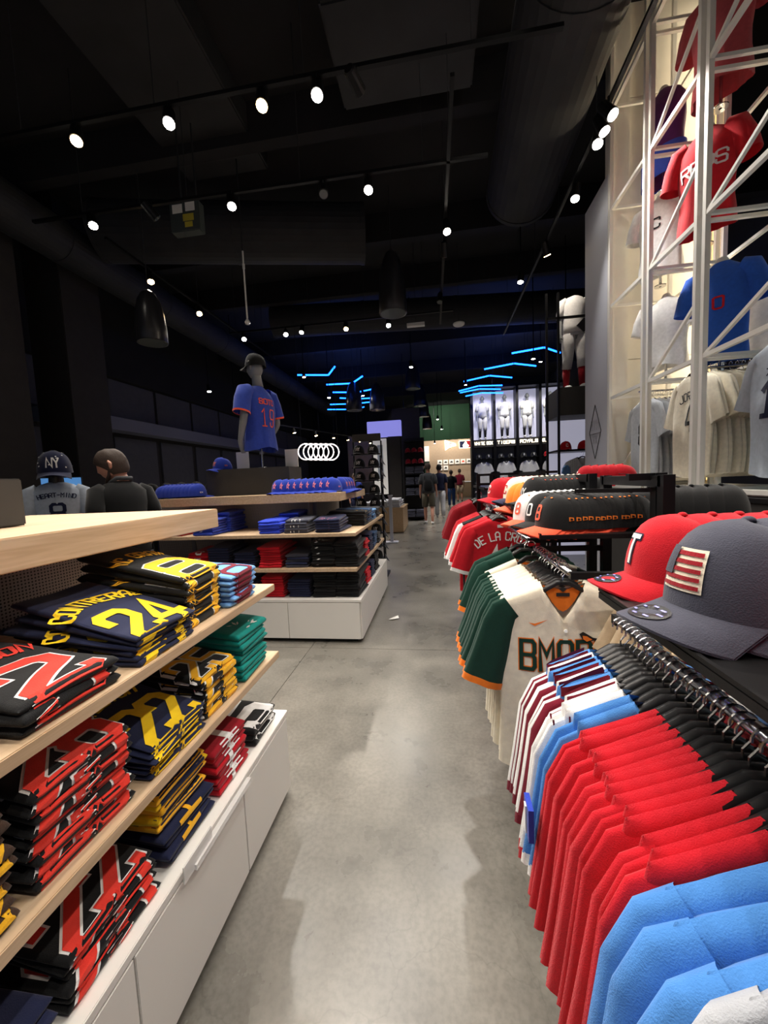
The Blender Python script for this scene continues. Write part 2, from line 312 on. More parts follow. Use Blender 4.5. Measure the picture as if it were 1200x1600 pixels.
lo = bpy.data.objects.new('led_glow', ld); C.objects.link(lo); lo.location = (2.9, 4.5, 3.7); lo.rotation_euler = (PI/2, 0, 1.85)
# dark wall and daylight window behind the truss
dw = struct('wall_behind_truss', MB().box(3.55, 3.7, -2, 2.2, 0, 6.1).box(3.55, 3.7, 3.6, 4.7, 0, 6.1).box(3.55, 3.7, 2.2, 3.6, 0, 1.7).box(3.55, 3.7, 2.2, 3.6, 3.4, 6.1), 'darkwall')
wn = struct('window_1', MB().box(3.6, 3.66, 2.2, 3.6, 1.7, 3.4), 'window')
MB().bar((3.57, 2.9, 1.7), (3.57, 2.9, 3.4), .05).build('window_frame', 'stone', wn); MB().bar((3.57, 2.2, 2.6), (3.57, 3.6, 2.6), .05).build('window_frame', 'stone', wn)
MB().bar((3.57, 2.2, 3.38), (3.57, 3.6, 3.38), .06).build('window_frame', 'stone', wn)
# far end: green fascia and beige cap wall
struct('wall_green', MB().box(-1.9, 2.35, 26, 26.2, 3.85, 6.1), 'greenwall')
struct('wall_far_left', MB().box(-7.9, -1.4, 26, 26.2, 0, 6.1), 'darkwall')
struct('trim_3', MB().box(-1.55, -1.25, 25.8, 26.2, 0, 3.9), 'toe')
bw = struct('wall_beige', MB().box(-1.25, 4.2, 29, 29.2, 0, 4.4), 'beige')
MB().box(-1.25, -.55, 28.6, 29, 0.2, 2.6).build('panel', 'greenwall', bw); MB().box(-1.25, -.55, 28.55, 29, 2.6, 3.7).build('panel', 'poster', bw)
# ------------------------------------------------------------------ ducts
def duct(p0, p1, r, lb, flange=2.0):
    p0, p1 = Vector(p0), Vector(p1); t = empty('air_duct', p0, 0, lb, 'duct'); d = p1-p0
    MB().tube([(0,0,0), d], r, 32).build('pipe', 'duct', t, smooth=False)
    k = int(d.length/flange)
    for i in range(k+1): q = d*(i/max(k, 1)); e = d.normalized()*.03; MB().tube([q-e, q+e], r*1.025, 32).build('collar', 'duct', t)
duct((1.16, -1.5, 5.35), (1.3, 6.0, 5.35), .47, 'thick round black air duct running along the aisle ceiling at right')
duct((-5.05, 5.7, 5.4), (-1.1, 6.6, 5.4), .42, 'long black air duct crossing the ceiling above the tall pendant rod')
duct((-5.45, -1, 5.1), (-5.45, 20, 5.1), .3, 'black air duct running along the left wall ceiling')
duct((-3.9, 9.5, 5.4), (5.0, 10.5, 5.4), .36, 'black air duct crossing above the blue neon chevrons')
for i, (x0, x1, y0, y1, z0) in enumerate(((-4.2, -1.5, .9, 2.4, 5.5), (-.9, .5, 3.6, 4.6, 5.5), (-3.4, -2.2, 2.6, 5.5, 5.75))):
    tag(MB().box(x0, x1, y0, y1, z0, 6.1).build('ceiling_box', 'duct', bev=.02), ['large flat black duct box above the nearest spotlights at left', 'black rectangular duct box over the aisle beside the round duct', 'black duct box between two spotlight tracks'][i], 'duct')
for i, y in enumerate((2.0, 4.9, 7.2, 9.0, 12.5, 16, 20)):
    struct('trim_%d' % (10+i), MB().box(-7.9, 5.6, y, y+.16, 5.62, 6.1), 'ceiling')
# transformer box with stickers
tb = empty('junction_box', (-2.92, 4.55, 4.63), 0, 'grey green electrical box with paper and yellow stickers under ceiling', 'box')
MB().box(-.19, .19, 0, .12, -.17, .17).build('body', mat('box_green', (58, 66, 66), .6), tb, bev=.008)
for x0, x1, z0, z1, m_ in ((-.15, -.02, .04, .14, 'paper'), (.02, .14, .05, .15, 'paper'), (-.02, .12, -.06, .02, 'grime'), (.0, .1, -.13, -.07, 'grime')):
    MB().box(x0, x1, -.003, 0, z0, z1).build('sticker', m_, tb)
MB().bar((-.1, .12, .2), (-.1, .12, 1.7), .015).bar((.1, .12, .2), (.1, .12, 1.7), .015).build('hanger_rods', 'duct', tb)

# ------------------------------------------------------------------ tracks and spotlights
def spot_light(loc, tgt, power, col, size=75, parent=None, blend=.6, rad=.045):
    ld = bpy.data.lights.new('spot', 'SPOT'); ld.energy = power; ld.color = col; ld.spot_size = math.radians(size); ld.spot_blend = blend; ld.shadow_soft_size = rad
    lo = bpy.data.objects.new('spot', ld); C.objects.link(lo)
    d = Vector(tgt)-Vector(loc); lo.rotation_euler = d.to_track_quat('-Z', 'Y').to_euler(); lo.location = loc
    return lo
TRK = 'track spotlights'
def fixture(x, y, z, tgt, lb, lit=True, warm=False, power=None, size=75, own_rod=False):
    """track head: stem, cylindrical housing, lens; its lamp shines from the lens"""
    z -= .12; d = (Vector(tgt)-Vector((x, y, z))).normalized(); t = empty('track_spotlight', (x, y, z), 0, lb, 'spotlight')
    MB().tube([(0,0,0), (0,0,max(.12, 6.1-z) if own_rod else .12)], .012, 6).build('stem', 'black_metal', t)
    MB().tube([-d*.11, -d*.10, d*.06, d*.065], [.035, .045, .05, .05], 14).build('housing', 'black_metal', t)
    MB().tube([d*.062, d*.072], .043, 14).build('lens', ('lampwarm' if warm else 'lamp') if lit else 'lens_off', t)
    if lit:
        p = Vector((x, y, z))+d*.1; spot_light(p, p+d, (power or SPOT_W), WARM if warm else NEUT, size)
    return t
def track(a, b, lb):
    t = empty('lighting_track', a, 0, lb, 'track'); d = Vector(b)-Vector(a)
    MB().bar((0,0,0), d, .035, .03).build('rail', 'black_metal', t)
    n = max(2, int(d.length/1.1))
    for i in range(n): q = d*((i+.5)/n); MB().tube([q, q+Vector((0,0,6.1-a[2]))], .004, 4).build('rod', 'duct', t)
Z = 4.55
track((-4.2, 3.21, Z), (1.0, 3.21, Z), 'nearest black lighting track crossing the ceiling with five heads')
track((-4.6, 4.18, Z), (.6, 4.25, Z), 'second black lighting track crossing above the electrical box')
track((-4.05, 4.6, Z), (-4.0, 9.6, Z), 'black lighting track running away above the left pendant shade')
track((-4.2, 7.8, Z), (.4, 7.8, Z), 'black lighting track crossing behind the mannequin cap')
track((1.58, 2.4, Z), (1.6, 9.4, Z), 'black lighting track along the right side by the white wall')
track((.22, 3.4, Z), (.16, 8.4, Z), 'black lighting track hanging over the middle of the aisle')
rowA = [(-3.0, 3.2, 'warm lit spotlight at far left of the nearest track', 1), (-2.12, 3.2, 'lit white spotlight second from left on the nearest track', 0), (-1.30, 3.2, 'lit spotlight with bright barrel in middle of nearest track', 1), (-.84, 3.2, 'lit spotlight second from right on the nearest track', 0)]
for x, y, lb, wm in rowA: fixture(x, y, Z, (x*.55-.15, 1.6, .8), lb, warm=bool(wm))
fixture(-.53, 3.2, Z, (-.2, 4.2, 4.3), 'unlit square spotlight head at right end of nearest track', lit=False)
for x, y, lb, wm, tg in [(-3.8, 4.15, 'lit spotlight at left end of the second track', 0, (-2.3, 3.0, 1)), (-3.05, 4.15, 'unlit tilted spotlight left of the electrical box', None, (-2.7, 4.6, 3.9)), (-2.12, 4.18, 'lit spotlight right of the electrical box', 0, (-1.3, 2.8, .8)), (-1.1, 4.22, 'unlit spotlight left of the lit head above aisle', None, (-1.0, 3.9, 3.9)), (-.62, 4.25, 'lit spotlight above the left side of the aisle', 0, (-.4, 2.2, .3)), (.21, 5.1, 'lit spotlight on the middle aisle track', 0, (.4, 3.4, 0)), (.19, 5.6, 'unlit spotlight below the lit head on the middle track', None, (.2, 5.9, 4)), (.14, 7.0, 'unlit spotlight at the far part of the middle track', None, (.1, 6.8, 3.9)),
        (-4.05, 5.35, 'lit spotlight just above the left pendant shade', 1, (-2.9, 4.3, 1)), (-4.03, 6.48, 'lit spotlight right of the left pendant shade', 1, (-2.5, 4.6, 1)), (-3.88, 7.78, 'lit spotlight below the thin white hanging rod', 0, (-2.6, 5.2, 1)), (-2.97, 7.78, 'lit spotlight second from left on the track behind the mannequin', 0, (-1.8, 4.4, 1)), (-2.6, 7.7, 'small warm spotlight on the track behind the mannequin', 1, (-2.6, 6, 1)), (-1.71, 7.77, 'warm spotlight left of the brightest lamp', 1, (-1.2, 5.4, .6)), (-.86, 7.8, 'brightest spotlight right below the round pendant over the aisle', 0, (-.45, 5.2, 0)),
        (1.62, 4.81, 'lit spotlight high on the right track by the pale wall', 0, (.9, 3.8, .5)), (1.59, 5.88, 'large warm spotlight on right track left of pale wall', 1, (2.05, 6.4, 3.3)), (1.4, 6.58, 'small lit spotlight farthest on the right track', 0, (.8, 6.3, 0)), (1.56, 3.83, 'topmost of three close spotlights beside the white wall', 0, (2.3, 2.9, 2.6)), (1.56, 3.97, 'middle one of three close spotlights beside the white wall', 0, (2.3, 3.2, 1.6)), (1.58, 4.11, 'lowest of three close spotlights beside the white wall', 0, (.9, 2.6, .8)), (-8.0+.3, 6.3, 'lit spotlight at the far left edge of the picture', 1, (-6.8, 5.9, 1))]:
    fixture(x, y, Z, tg, lb, lit=wm is not None, warm=bool(wm), power=35 if tg[2] == 3.3 else None, own_rod=(x < -7 or x == 1.4))
for k_, (yy, zz) in enumerate(((2.4, 5.9), (3.3, 5.9), (4.0, 5.9))):  # out-of-view spots off the tracks, added to brighten the truss
    fixture(.75, yy-.4, zz, (2.2, yy+.2, 3.6), 'unseen ceiling spotlight added to brighten the truss jerseys, %s from the viewer' % nth(k_), power=SPOT_W*3.4, size=62)
# the same tracks go on over and behind the photographer
for j, y in enumerate((2.2, 1.1, -.2)):
    track((-4.2, y, Z), (2.2, y, Z), ['overhead lighting track just in front of the viewer', 'overhead lighting track right above the viewer', 'overhead lighting track behind the viewer'][j])
    for i, x in enumerate((-2.9, -1.7, -.5, .5, 1.5)):
        fixture(x, y, Z, (x*.5, y-.3+(.5 if j == 2 else 0), .9), 'spotlight overhead out of view, %s from left on the %s overhead track' % (nth(i), ['front', 'middle', 'rear'][j]), warm=(i % 2 == 0), power=SPOT_W*.72, size=80)
# far lamps, small
far = [(-.6, 10.5, 4.5, 0), (-3.6, 10.6, 4.5, 1), (-3.3, 12.0, 4.2, 0), (-2.4, 13, 4.4, 0), (1.0, 13, 4.5, 0), (2.7, 8.6, 4.2, 0), (2.3, 9.6, 4.2, 0), (-1.2, 15, 3.2, 0), (.1, 18, 4.2, 0), (.3, 20, 4.0, 0), (-5.5, 9, 3.9, 0), (-5.6, 10.4, 3.8, 0), (-.1, 24.5, 3.7, 0), (3.2, 12.5, 4.9, 0), (-1.1, 21, 3.4, 0)]
for i, (x, y, z, wm) in enumerate(far):
    fixture(x, y, z, (x*.9, y+(.4 if x > 0 else -.4), 0), 'small distant spotlight over the %s of the store, %s one going deeper' % ('right' if x > .8 else 'middle' if x > -1.5 else 'left', nth(i)), warm=bool(wm), power=SPOT_W*1.9, size=95, own_rod=True)
# row of little lamps over the left aisle (far)
track((-4.3, 9.5, 2.95), (-2.8, 19, 3.3), 'low lighting track running into the distance above the ring sign')
for i in range(8):
    t = i/7; fixture(-4.3+1.5*t, 9.5+9.5*t, 2.97+.35*t, (-3.3+t, 9.5+9.5*t, 0), 'tiny lamp on the low far track above ring sign, %s from the near end' % nth(i), warm=True, power=60)
# pendants
def pendant(x, y, z0, r, h, lb, glow=False):
    t = empty('pendant_shade', (x, y, z0), 0, lb, 'pendant')
    prof = [(r*.98, 0), (r, .01), (r*.99, h*.25), (r*.9, h*.55), (r*.72, h*.78), (r*.45, h*.93), (r*.12, h), (.001, h+.004)]
    MB().lathe(prof, 28).build('shade', mat('pendant_black', (40, 40, 44), .3, .2), t, smooth=True)
    MB().lathe([(r*.9, -.004), (r*.9, .004)], 24).build('diffuser', 'lens_off', t)
    MB().tube([(0,0,h), (0,0,6.1-z0)], .006, 5).build('cord', 'duct', t)
pendant(-3.84, 5.0, 3.38, .2, .70, 'large black bell shaped pendant shade hanging at left')
pendant(-.64, 6.6, 4.1, .23, 1.0, 'large black bell shaped pendant over the aisle above brightest lamp')
for i, (x, y, z0) in enumerate(((-2.55, 12.2, 3.6), (-1.95, 13.2, 3.75), (-.75, 13.8, 4.5), (-.6, 16.0, 4.3), (-.55, 18.5, 4.25), (-.45, 21, 4.0))):
    pendant(x, y, z0, .26, .9, ['distant black pendant shade below the left blue neon', 'distant black pendant shade left of the aisle', 'nearest black pendant shade in the far aisle row', 'second black pendant shade in the far aisle row', 'third black pendant shade in front of green wall', 'last small black pendant shade against the green wall'][i])
# thin white hanging rod
t = empty('hanging_rod', (-2.55, 5.25, 3.62), 0, 'thin white pole hanging from the ceiling with round tip', 'rod')
MB().tube([(0,0,.04), (-.0,0,.95)], .012, 8).tube([(0,0,.72), (0,0,.78)], .018, 8).build('pole', 'white_metal', t); MB().lathe([(.001,-.03),(.03,-.02),(.036,.01),(.02,.04),(.001,.045)], 12).build('tip', 'white_metal', t, smooth=True)
MB().tube([(0,0,.95), (0,0,2.4)], .008, 6).build('cable', 'duct', t)
# flat ceiling fittings
for x, y, lb, kind in ((-.34, 8.2, 'flat white rectangular fitting above the aisle', 0), (.54, 8.4, 'flat round white speaker disc above the aisle', 1)):
    t = empty('ceiling_fitting', (x, y, 4.5), 0, lb, 'fitting')
    (MB().box(-.18, .18, -.05, .05, -.03, .03) if not kind else MB().lathe([(.1, -.02), (.12, 0), (.12, .02)], 20)).build('body', 'white_paint', t)
    MB().tube([(0,0,.03), (0,0,1.6)], .006, 4).build('rod', 'duct', t)

# ------------------------------------------------------------------ blue neon chevrons
NEON = [((-3.93, 10.98), (-3.07, 11.25), (-2.68, 10.51)), ((-3.44, 12.3), (-2.62, 12.4), (-2.14, 11.68)), ((-3.53, 13.39), (-2.72, 13.67), (-1.88, 13.26)), ((-3.53, 14.37), (-2.8, 14.75), (-2.01, 14.8)),
        ((-4.2, 15.4), (-3.2, 15.6), (-2.6, 15.5)), ((-4.6, 16.4), (-3.5, 16.8), (-3.0, 16.4)),
        ((2.02, 10.68), (2.76, 10.43), (3.3, 10.99)), ((1.48, 12.0), (2.26, 11.65), (2.96, 12.1)), ((.97, 13.3), (1.73, 12.8), (2.5, 13.28)), ((.88, 14.7), (1.53, 14.1), (2.36, 14.29)),
        ((.95, 15.0), (1.6, 14.6), (2.4, 14.9)), ((1.2, 15.7), (1.75, 15.3), (2.6, 15.6))]
NL = ['nearest and highest', 'second', 'third', 'fourth', 'fifth', 'last and lowest']
for i, (a, b, c) in enumerate(NEON):
    z = 4.5; t = empty('neon_chevron', (b[0], b[1], z), 0, 'blue neon chevron tube in the %s ceiling group, %s of six' % ('left' if i < 6 else 'right', NL[i % 6]), 'neon light')
    A = Vector((a[0]-b[0], a[1]-b[1], 0)); B = Vector((c[0]-b[0], c[1]-b[1], 0)); r = .022
    MB().tube([A, A*.02], r, 8).build('tube', 'neon', t); MB().tube([B*.02, B], r, 8).build('tube', 'neon', t)
    MB().bar(A+Vector((0,0,.03)), Vector((0,0,.03)), .05, .015).bar(B+Vector((0,0,.03)), Vector((0,0,.03)), .05, .015).build('housing', 'duct', t)
    MB().tube([A*.6, A*.6+Vector((0,0,1.58))], .005, 4).tube([B*.6, B*.6+Vector((0,0,1.58))], .005, 4).build('rods', 'duct', t)
for x in (-3.0, 2.1):
    ld = bpy.data.lights.new('neon_spill', 'AREA'); ld.energy = 32; ld.color = (.05, .18, 1); ld.shape = 'RECTANGLE'; ld.size = 1.6; ld.size_y = 5
    lo = bpy.data.objects.new('neon_spill', ld); C.objects.link(lo); lo.location = (x, 13.3, 4.62); lo.rotation_euler = (PI, 0, 0)
# glowing ring sign
rs = empty('ring_sign', (-2.79, 9, 2.12), 0, 'row of overlapping glowing white rings hanging at left', 'sign')
for i in range(6):
    MB().tube([(-.33+.125*i+.19*math.cos(2*PI*k/28), .0+.012*(i % 2), .19*math.sin(2*PI*k/28)-.008*i) for k in range(29)], .011, 6, cap=False).build('ring', 'ring', rs)
MB().bar((-.5, .05, .12), (.5, .05, .08), .02).build('mount_bar', 'black_metal', rs); MB().tube([(-.45, .05, .1), (-.45, .05, 3.9)], .006, 4).tube([(.45, .05, .1), (.45, .05, 3.9)], .006, 4).build('rods', 'duct', rs)

# ------------------------------------------------------------------ display units (wood top, shelves, white base)
def unit(name, x0, x1, y0, y1, tx0, tx1, ty0, ty1, spine, label, ends, door_cuts):
    """spine: ('x', value) runs along y, or ('y', value) runs along x"""
    t = empty(name, (0, 0, 0), 0, label, 'display unit')
    MB().box(x0+.05, x1-.05, y0+.05, y1-.05, 0, .035).build('toe_kick', 'toe', t)
    MB().box(x0+.012, x1-.012, y0+.012, y1-.012, .035, .35).build('cabinet', 'white_paint', t)
    MB().box(x0, x1, y0, y1, .35, .372).build('cabinet_top', 'white_paint', t, bev=.002)
    if spine[0] == 'x':
        cuts = door_cuts
        for a, b in zip(cuts[:-1], cuts[1:]): MB().box(x1-.012, x1, a+.002, b-.002, .035, .346).build('door', 'white_paint', t, bev=.0015)
        MB().box(x0+.012, x1-.012, y1-.012, y1, .035, .346).build('end_panel', 'white_paint', t, bev=.0015)
    else:
        for a, b in zip(door_cuts[:-1], door_cuts[1:]): MB().box(a+.002, b-.002, y0, y0+.012, .035, .346).build('door', 'white_paint', t, bev=.0015)
        MB().box(x1-.012, x1, y0+.014, y1, .035, .346).build('end_panel', 'white_paint', t, bev=.0015)
    MB().box(tx0, tx1, ty0, ty1, 1.185, 1.262).build('top', 'wood', t, bev=.003)
    for z in (.905, .61):
        if spine[0] == 'x':
            MB().box(spine[1]+.02, x1-.02, y0+.02, y1, z, z+.028).build('shelf', 'wood', t, bev=.002)
            MB().box(x0+.02, spine[1]-.02, y0+.02, y1, z, z+.028).build('shelf', 'wood', t, bev=.002)
        else:
            MB().box(x0+.02, x1-.02, y0, y1, z, z+.028).build('shelf', 'wood', t, bev=.002)
    for z0, z1 in ((.372, .61), (.638, .905), (.933, 1.185)):
        if spine[0] == 'x': MB().box(spine[1]-.012, spine[1]+.012, y0+.05, y1-.06, z0, z1).build('perforated_panel', 'perf', t)
        else:
            MB().box(x0+.1, x1-.55, spine[1]-.012, spine[1]+.012, z0, z1).build('perforated_panel', 'perf', t)
            MB().box(x1-.57, x1-.55, y0+.45, y1-.1, z0, z1).build('perforated_panel', 'perf', t)
    for e in ends: MB().bar(e+(.372,), e+(1.185,), .04).build('upright', 'stone', t)
    return t
U1 = unit('display_unit', -2.07, -.68, -.9, 1.52, -1.83, -.92, -.9, 1.5, ('x', -1.375), 'nearest wooden shelf unit on white base filled with folded number shirts', [(-1.375, 1.46)], (-.888, -.2, .2, .66, 1.13, 1.508))
U2 = unit('display_unit', -3.0, -.66, 3.05, 4.7, -2.66, -.86, 3.3, 4.5, ('y', 3.62), 'second wooden shelf unit on white base, farther down the aisle', [(-1.2, 3.62), (-2.5, 3.62)], (-2.988, -2.1, -1.3, -.672))
# shelf label strip clipped on the near cabinet
tl = empty('label_holder', (-.672, .95, .35), 0, 'clear plastic label holder lying tilted on the white cabinet edge', 'label holder')
MB().box(-.004, .012, -.1, .2, -.004, .012).build('strip', 'clear', tl); MB().box(.002, .006, -.14, -.02, .0, .045).build('tag', 'clear', tl)

# ------------------------------------------------------------------ folded shirts
def folded_surface(W, D, t, bulge=1.0):
    r = t/2
    def h(x, y):      # half thickness
        dx = W/2-abs(x); fx = 1 if dx >= r else math.sqrt(max(0, 1-(1-max(dx, 0)/r)**2))
        dy = min(y, D-y); fy = 1 if dy >= r else math.sqrt(max(0, 1-(1-max(dy, 0)/r)**2))
        return r*fx*fy
    return r, h
def folded_shirt(col, W=.19, D=.36, t=.02, num=None, numcol='gold', outline=None, name=None, namecol=None, seed=0, nw=None, nh=.15, ny=-.014, th=.026, art=None, stripe=None, nname='folded_shirt'):
    rnd = random.Random(seed); r, h = folded_surface(W, D, t); p1, p2 = rnd.random()*6, rnd.random()*6
    def wob(x, y): return .0022*math.sin(x*34+p1+y*9)+.0018*math.sin(y*26+p2+x*15)
    def top(x, s, off):   # s = distance along the cloth from where the front roll begins
        if s >= 0:
            y = min(s+r, D-.002); return (x, y, r+h(x, y)+wob(x, y)+off)
        a = -s/r; a = min(a, PI*.98); k = h(x, D/2)/r
        return (x, r-(r*k+off)*math.sin(a), r+(r*k+off)*math.cos(a)+wob(x, 0)*(1 if a < PI/2 else 0))
    xs = [-W/2, -W/2+.12*r, -W/2+.45*r, -W/2+r]+[(-W/2+r)+(W-2*r)*k/8 for k in range(1, 8)]+[W/2-r, W/2-.45*r, W/2-.12*r, W/2]
    ys = [0, .12*r, .45*r, r]+[r+(D-2*r)*k/8 for k in range(1, 8)]+[D-r, D-.45*r, D-.12*r, D]
    m = MB(); n = len(xs)
    for sgn in (1, -1):
        vs = [(x, y, r+sgn*h(x, y)+(wob(x, y) if sgn > 0 else 0)*(1 if h(x, y) > 0 else 0)) for y in ys for x in xs]
        fs = [(j*n+i, j*n+i+1, (j+1)*n+i+1, (j+1)*n+i) for j in range(n-1) for i in range(n-1)]
        m.add(vs, fs if sgn > 0 else [f[::-1] for f in fs])
    o = m.build(nname, col, smooth=True, weld=True); tag(o, cat='folded shirt')
    if num:
        nwid = nw or (.072 if len(num) > 1 else .11)
        lettering(num, 0, ny, nh, nwid, .026, th, lambda x, y, f: top(x, y, f*1.3), numcol, o, 'number', outline, .005, step=.009)
    if name: lettering(name, 0, .21, .045, .018, .008, .0075, lambda x, y, f: top(x, y, f*1.3), namecol or numcol, o, 'name_lettering', arc_r=.16)
    if art:   # small speckled chest print / logo
        mb = MB()
        for k in range(art[1]):
            cx, cy = rnd.uniform(-.06, .06), rnd.uniform(-.02, .1); a = rnd.random()*PI; L = rnd.uniform(.006, .02)
            q = [(cx+L*math.cos(a), cy+L*math.sin(a)), (cx-L*.3*math.sin(a), cy+L*.3*math.cos(a)), (cx-L*math.cos(a), cy-L*math.sin(a)), (cx+L*.3*math.sin(a), cy-L*.3*math.cos(a))]
            mb.add([top(x, y, .0012) for x, y in q], [(0, 1, 2, 3)])
        mb.build('print', art[0], o)
    if stripe:
        mb = MB()
        for s0, s1 in stripe[1:]: mb.grid(lambda u, v: top(-W/2*.97+W*.97*u, s0+(s1-s0)*v, .0008), 14, 3)
        mb.build('stripe', stripe[0], o)
    return o
def stack(protos, loc, n, rz, desc, group, t=.02, tilt=.012, jit=.008, topdesc=None):
    """n shirts; local +y runs from the front fold to the back of the shelf"""
    rnd = random.Random(hash_(desc)); x, y, z = loc; ang = 0
    for i in range(n):
        p = protos[(n-1-i) % len(protos)] if i < n-1 else protos[0]; k = n-1-i
        lb = (topdesc or 'topmost shirt of the '+desc) if k == 0 else '%s shirt down in the %s' % (nth(k), desc)
        if k == n-1 and n > 1: lb = 'lowest shirt of the '+desc
        jx, jy = rnd.uniform(-jit, jit), rnd.uniform(-jit, jit); c, s = math.cos(rz), math.sin(rz)
        p.place((x+c*jx-s*jy, y+s*jx+c*jy, z), (ang, 0, rz+rnd.uniform(-.07, .07)), lb, group, scale=(rnd.uniform(.95, 1.03), rnd.uniform(.93, 1.04), 1))
        z += t*.93; ang += tilt
def hash_(s): return sum((i+1)*ord(c) for i, c in enumerate(s)) % 100003
P = Proto; FX = -.715; RX = PI/2
S1 = 'shirts stacked on the near unit upper shelf'; S2 = 'shirts stacked on the near unit lower shelf'; S3 = 'shirts stacked on the near unit white base'
pb = lambda *a, **k: P(folded_shirt(*a, **k))
p_blue = pb('lightblue', W=.18, num='8', numcol='maroon', nh=.13, seed=1, th=.018)
p_blkgold = [pb('black', num='8', numcol='gold', outline='white', nh=.15, nw=.13, seed=2, th=.034, ny=-.014, name='MC GRAW', namecol='gold', t=.021), pb('black', num='6', numcol='gold', outline='white', nh=.15, nw=.13, seed=22, th=.034, ny=-.05, t=.021)]
p_brew = [pb('navy', num='24', numcol='yellow', nh=.15, nw=.07, seed=3, th=.027, ny=-.014, name='CONTRERAS', W=.215, t=.013), pb('navy', num='27', numcol='yellow', nh=.15, nw=.07, seed=33, th=.03, ny=-.05, W=.215, t=.013)]
p_redblk = [pb('black', num='2', numcol='scarlet', outline='white', nh=.16, nw=.12, seed=4, th=.034, ny=-.014, name='SWANSON', W=.21, t=.021), pb('black', num='5', numcol='scarlet', outline='white', nh=.15, nw=.12, seed=44, th=.036, ny=-.05, W=.21, t=.021)]
p_brown = [pb('brown', num='22', numcol='gold', nh=.16, seed=5, th=.012, W=.2, t=.024), pb('brown', num='13', numcol='gold', nh=.16, seed=55, th=.012, W=.2, t=.024)]
# upper shelf, far to near  (front folds face the aisle)
stack([p_blue], (FX, 1.295, .934), 6, RX, 'light blue pile with maroon print at upper shelf far end', S1, tilt=.02)
stack(p_blkgold, (FX-.03, 1.105, .934), 8, RX, 'black and gold pile on the upper shelf', S1, t=.021, tilt=.03)
stack(p_brew, (FX, .885, .934), 6, RX, 'navy pile with yellow 24 on the upper shelf', S1, t=.013, tilt=.045)
stack(p_redblk, (FX+.01, .635, .934), 3, RX, 'black pile with red 2 on the upper shelf', S1, t=.021, tilt=.03)
stack(p_brown, (FX-.02, .40, .934), 8, RX, 'brown pile at left picture edge on the upper shelf', S1, t=.024, tilt=.02)
# lower shelf
p_teal = [pb('teal', W=.2, seed=6, art=('white', 7), t=.021), pb('teal', W=.2, seed=66, t=.021)]
p_sf = [pb('black', num='25', numcol='gold', outline='white', nh=.15, seed=7, th=.02, name='SNELL', t=.02), pb('black', num='24', numcol='gold', outline='white', nh=.15, seed=77, ny=-.05, th=.02, t=.02)]
p_y22 = [pb('navy', num='22', numcol='yellow', nh=.16, nw=.068, seed=8, th=.027, ny=-.014, W=.215, name='YELICH', t=.014)]
p_rb2 = [pb('black', num='28', numcol='scarlet', outline='white', nh=.17, nw=.072, seed=9, th=.03, ny=-.014, W=.22, t=.022), pb('black', num='25', numcol='scarlet', outline='white', nh=.17, nw=.072, seed=99, th=.03, ny=-.05, W=.22, t=.022)]
stack(p_teal, (FX, 1.345, .639), 9, RX, 'teal green pile at the lower shelf far end', S2, t=.021, tilt=.015)
stack(p_sf, (FX-.01, 1.12, .639), 7, RX, 'black, white and gold pile on the lower shelf', S2, tilt=.025)
stack(p_y22, (FX, .9, .639), 6, RX, 'navy pile with yellow 22 on the lower shelf', S2, t=.014, tilt=.04)
stack(p_rb2, (FX-.01, .64, .639), 9, RX, 'black and red number pile on the lower shelf', S2, t=.022, tilt=.02)
stack(p_brown, (FX-.01, .40, .639), 9, RX, 'brown pile with yellow trim at lower shelf near end', S2, t=.024, tilt=.015)
# white base
p_wb = [pb('black', num='5', numcol='white', nh=.16, nw=.13, seed=10, th=.042, ny=-.014, W=.2, t=.022)]
p_rw = [pb('darkred', num='1', numcol='white', nh=.15, nw=.11, seed=11, th=.03, ny=-.014, W=.19, t=.02), pb('red', num='7', numcol='white', nh=.15, nw=.11, seed=111, th=.02, ny=-.014, W=.19, t=.02)]
p_gn = [pb('gold', seed=12, W=.2, t=.022, stripe=('navy', (-.02, .012), (.05, .075))), pb('yellow', seed=122, W=.2, t=.022, stripe=('navy', (-.018, .006)))]
p_nb = [pb('navy', seed=13, W=.2, t=.022, num='1', numcol='gold', th=.012, nh=.15), pb('navy', seed=133, W=.2, t=.022)]
p_rb3 = [pb('black', num='22', numcol='scarlet', outline='white', nh=.16, nw=.075, seed=14, th=.028, W=.235, t=.018), pb('black', num='25', numcol='scarlet', outline='white', nh=.16, nw=.075, seed=144, ny=-.05, th=.028, W=.235, t=.018)]
stack(p_wb, (FX, 1.37, .374), 3, RX, 'black and white pile at far end of white base', S3, t=.022, tilt=.02)
stack(p_rw, (FX, 1.135, .374), 8, RX, 'red and white pile on the white base', S3, tilt=.02)
stack(p_gn, (FX-.02, .92, .462), 5, RX, 'gold striped pile on top of the navy one, white base', S3, t=.022, tilt=.02)
stack(p_nb, (FX, .92, .374), 4, RX, 'navy pile underneath the gold striped shirts, white base', S3, t=.022, tilt=.01)
stack(p_rb3, (FX, .665, .374), 6, RX, 'black pile with big red 22 on the white base', S3, t=.018, tilt=.03)
stack(p_nb, (FX, .42, .374), 4, RX, 'navy pile at the near end of the white base', S3, t=.022, tilt=.01)

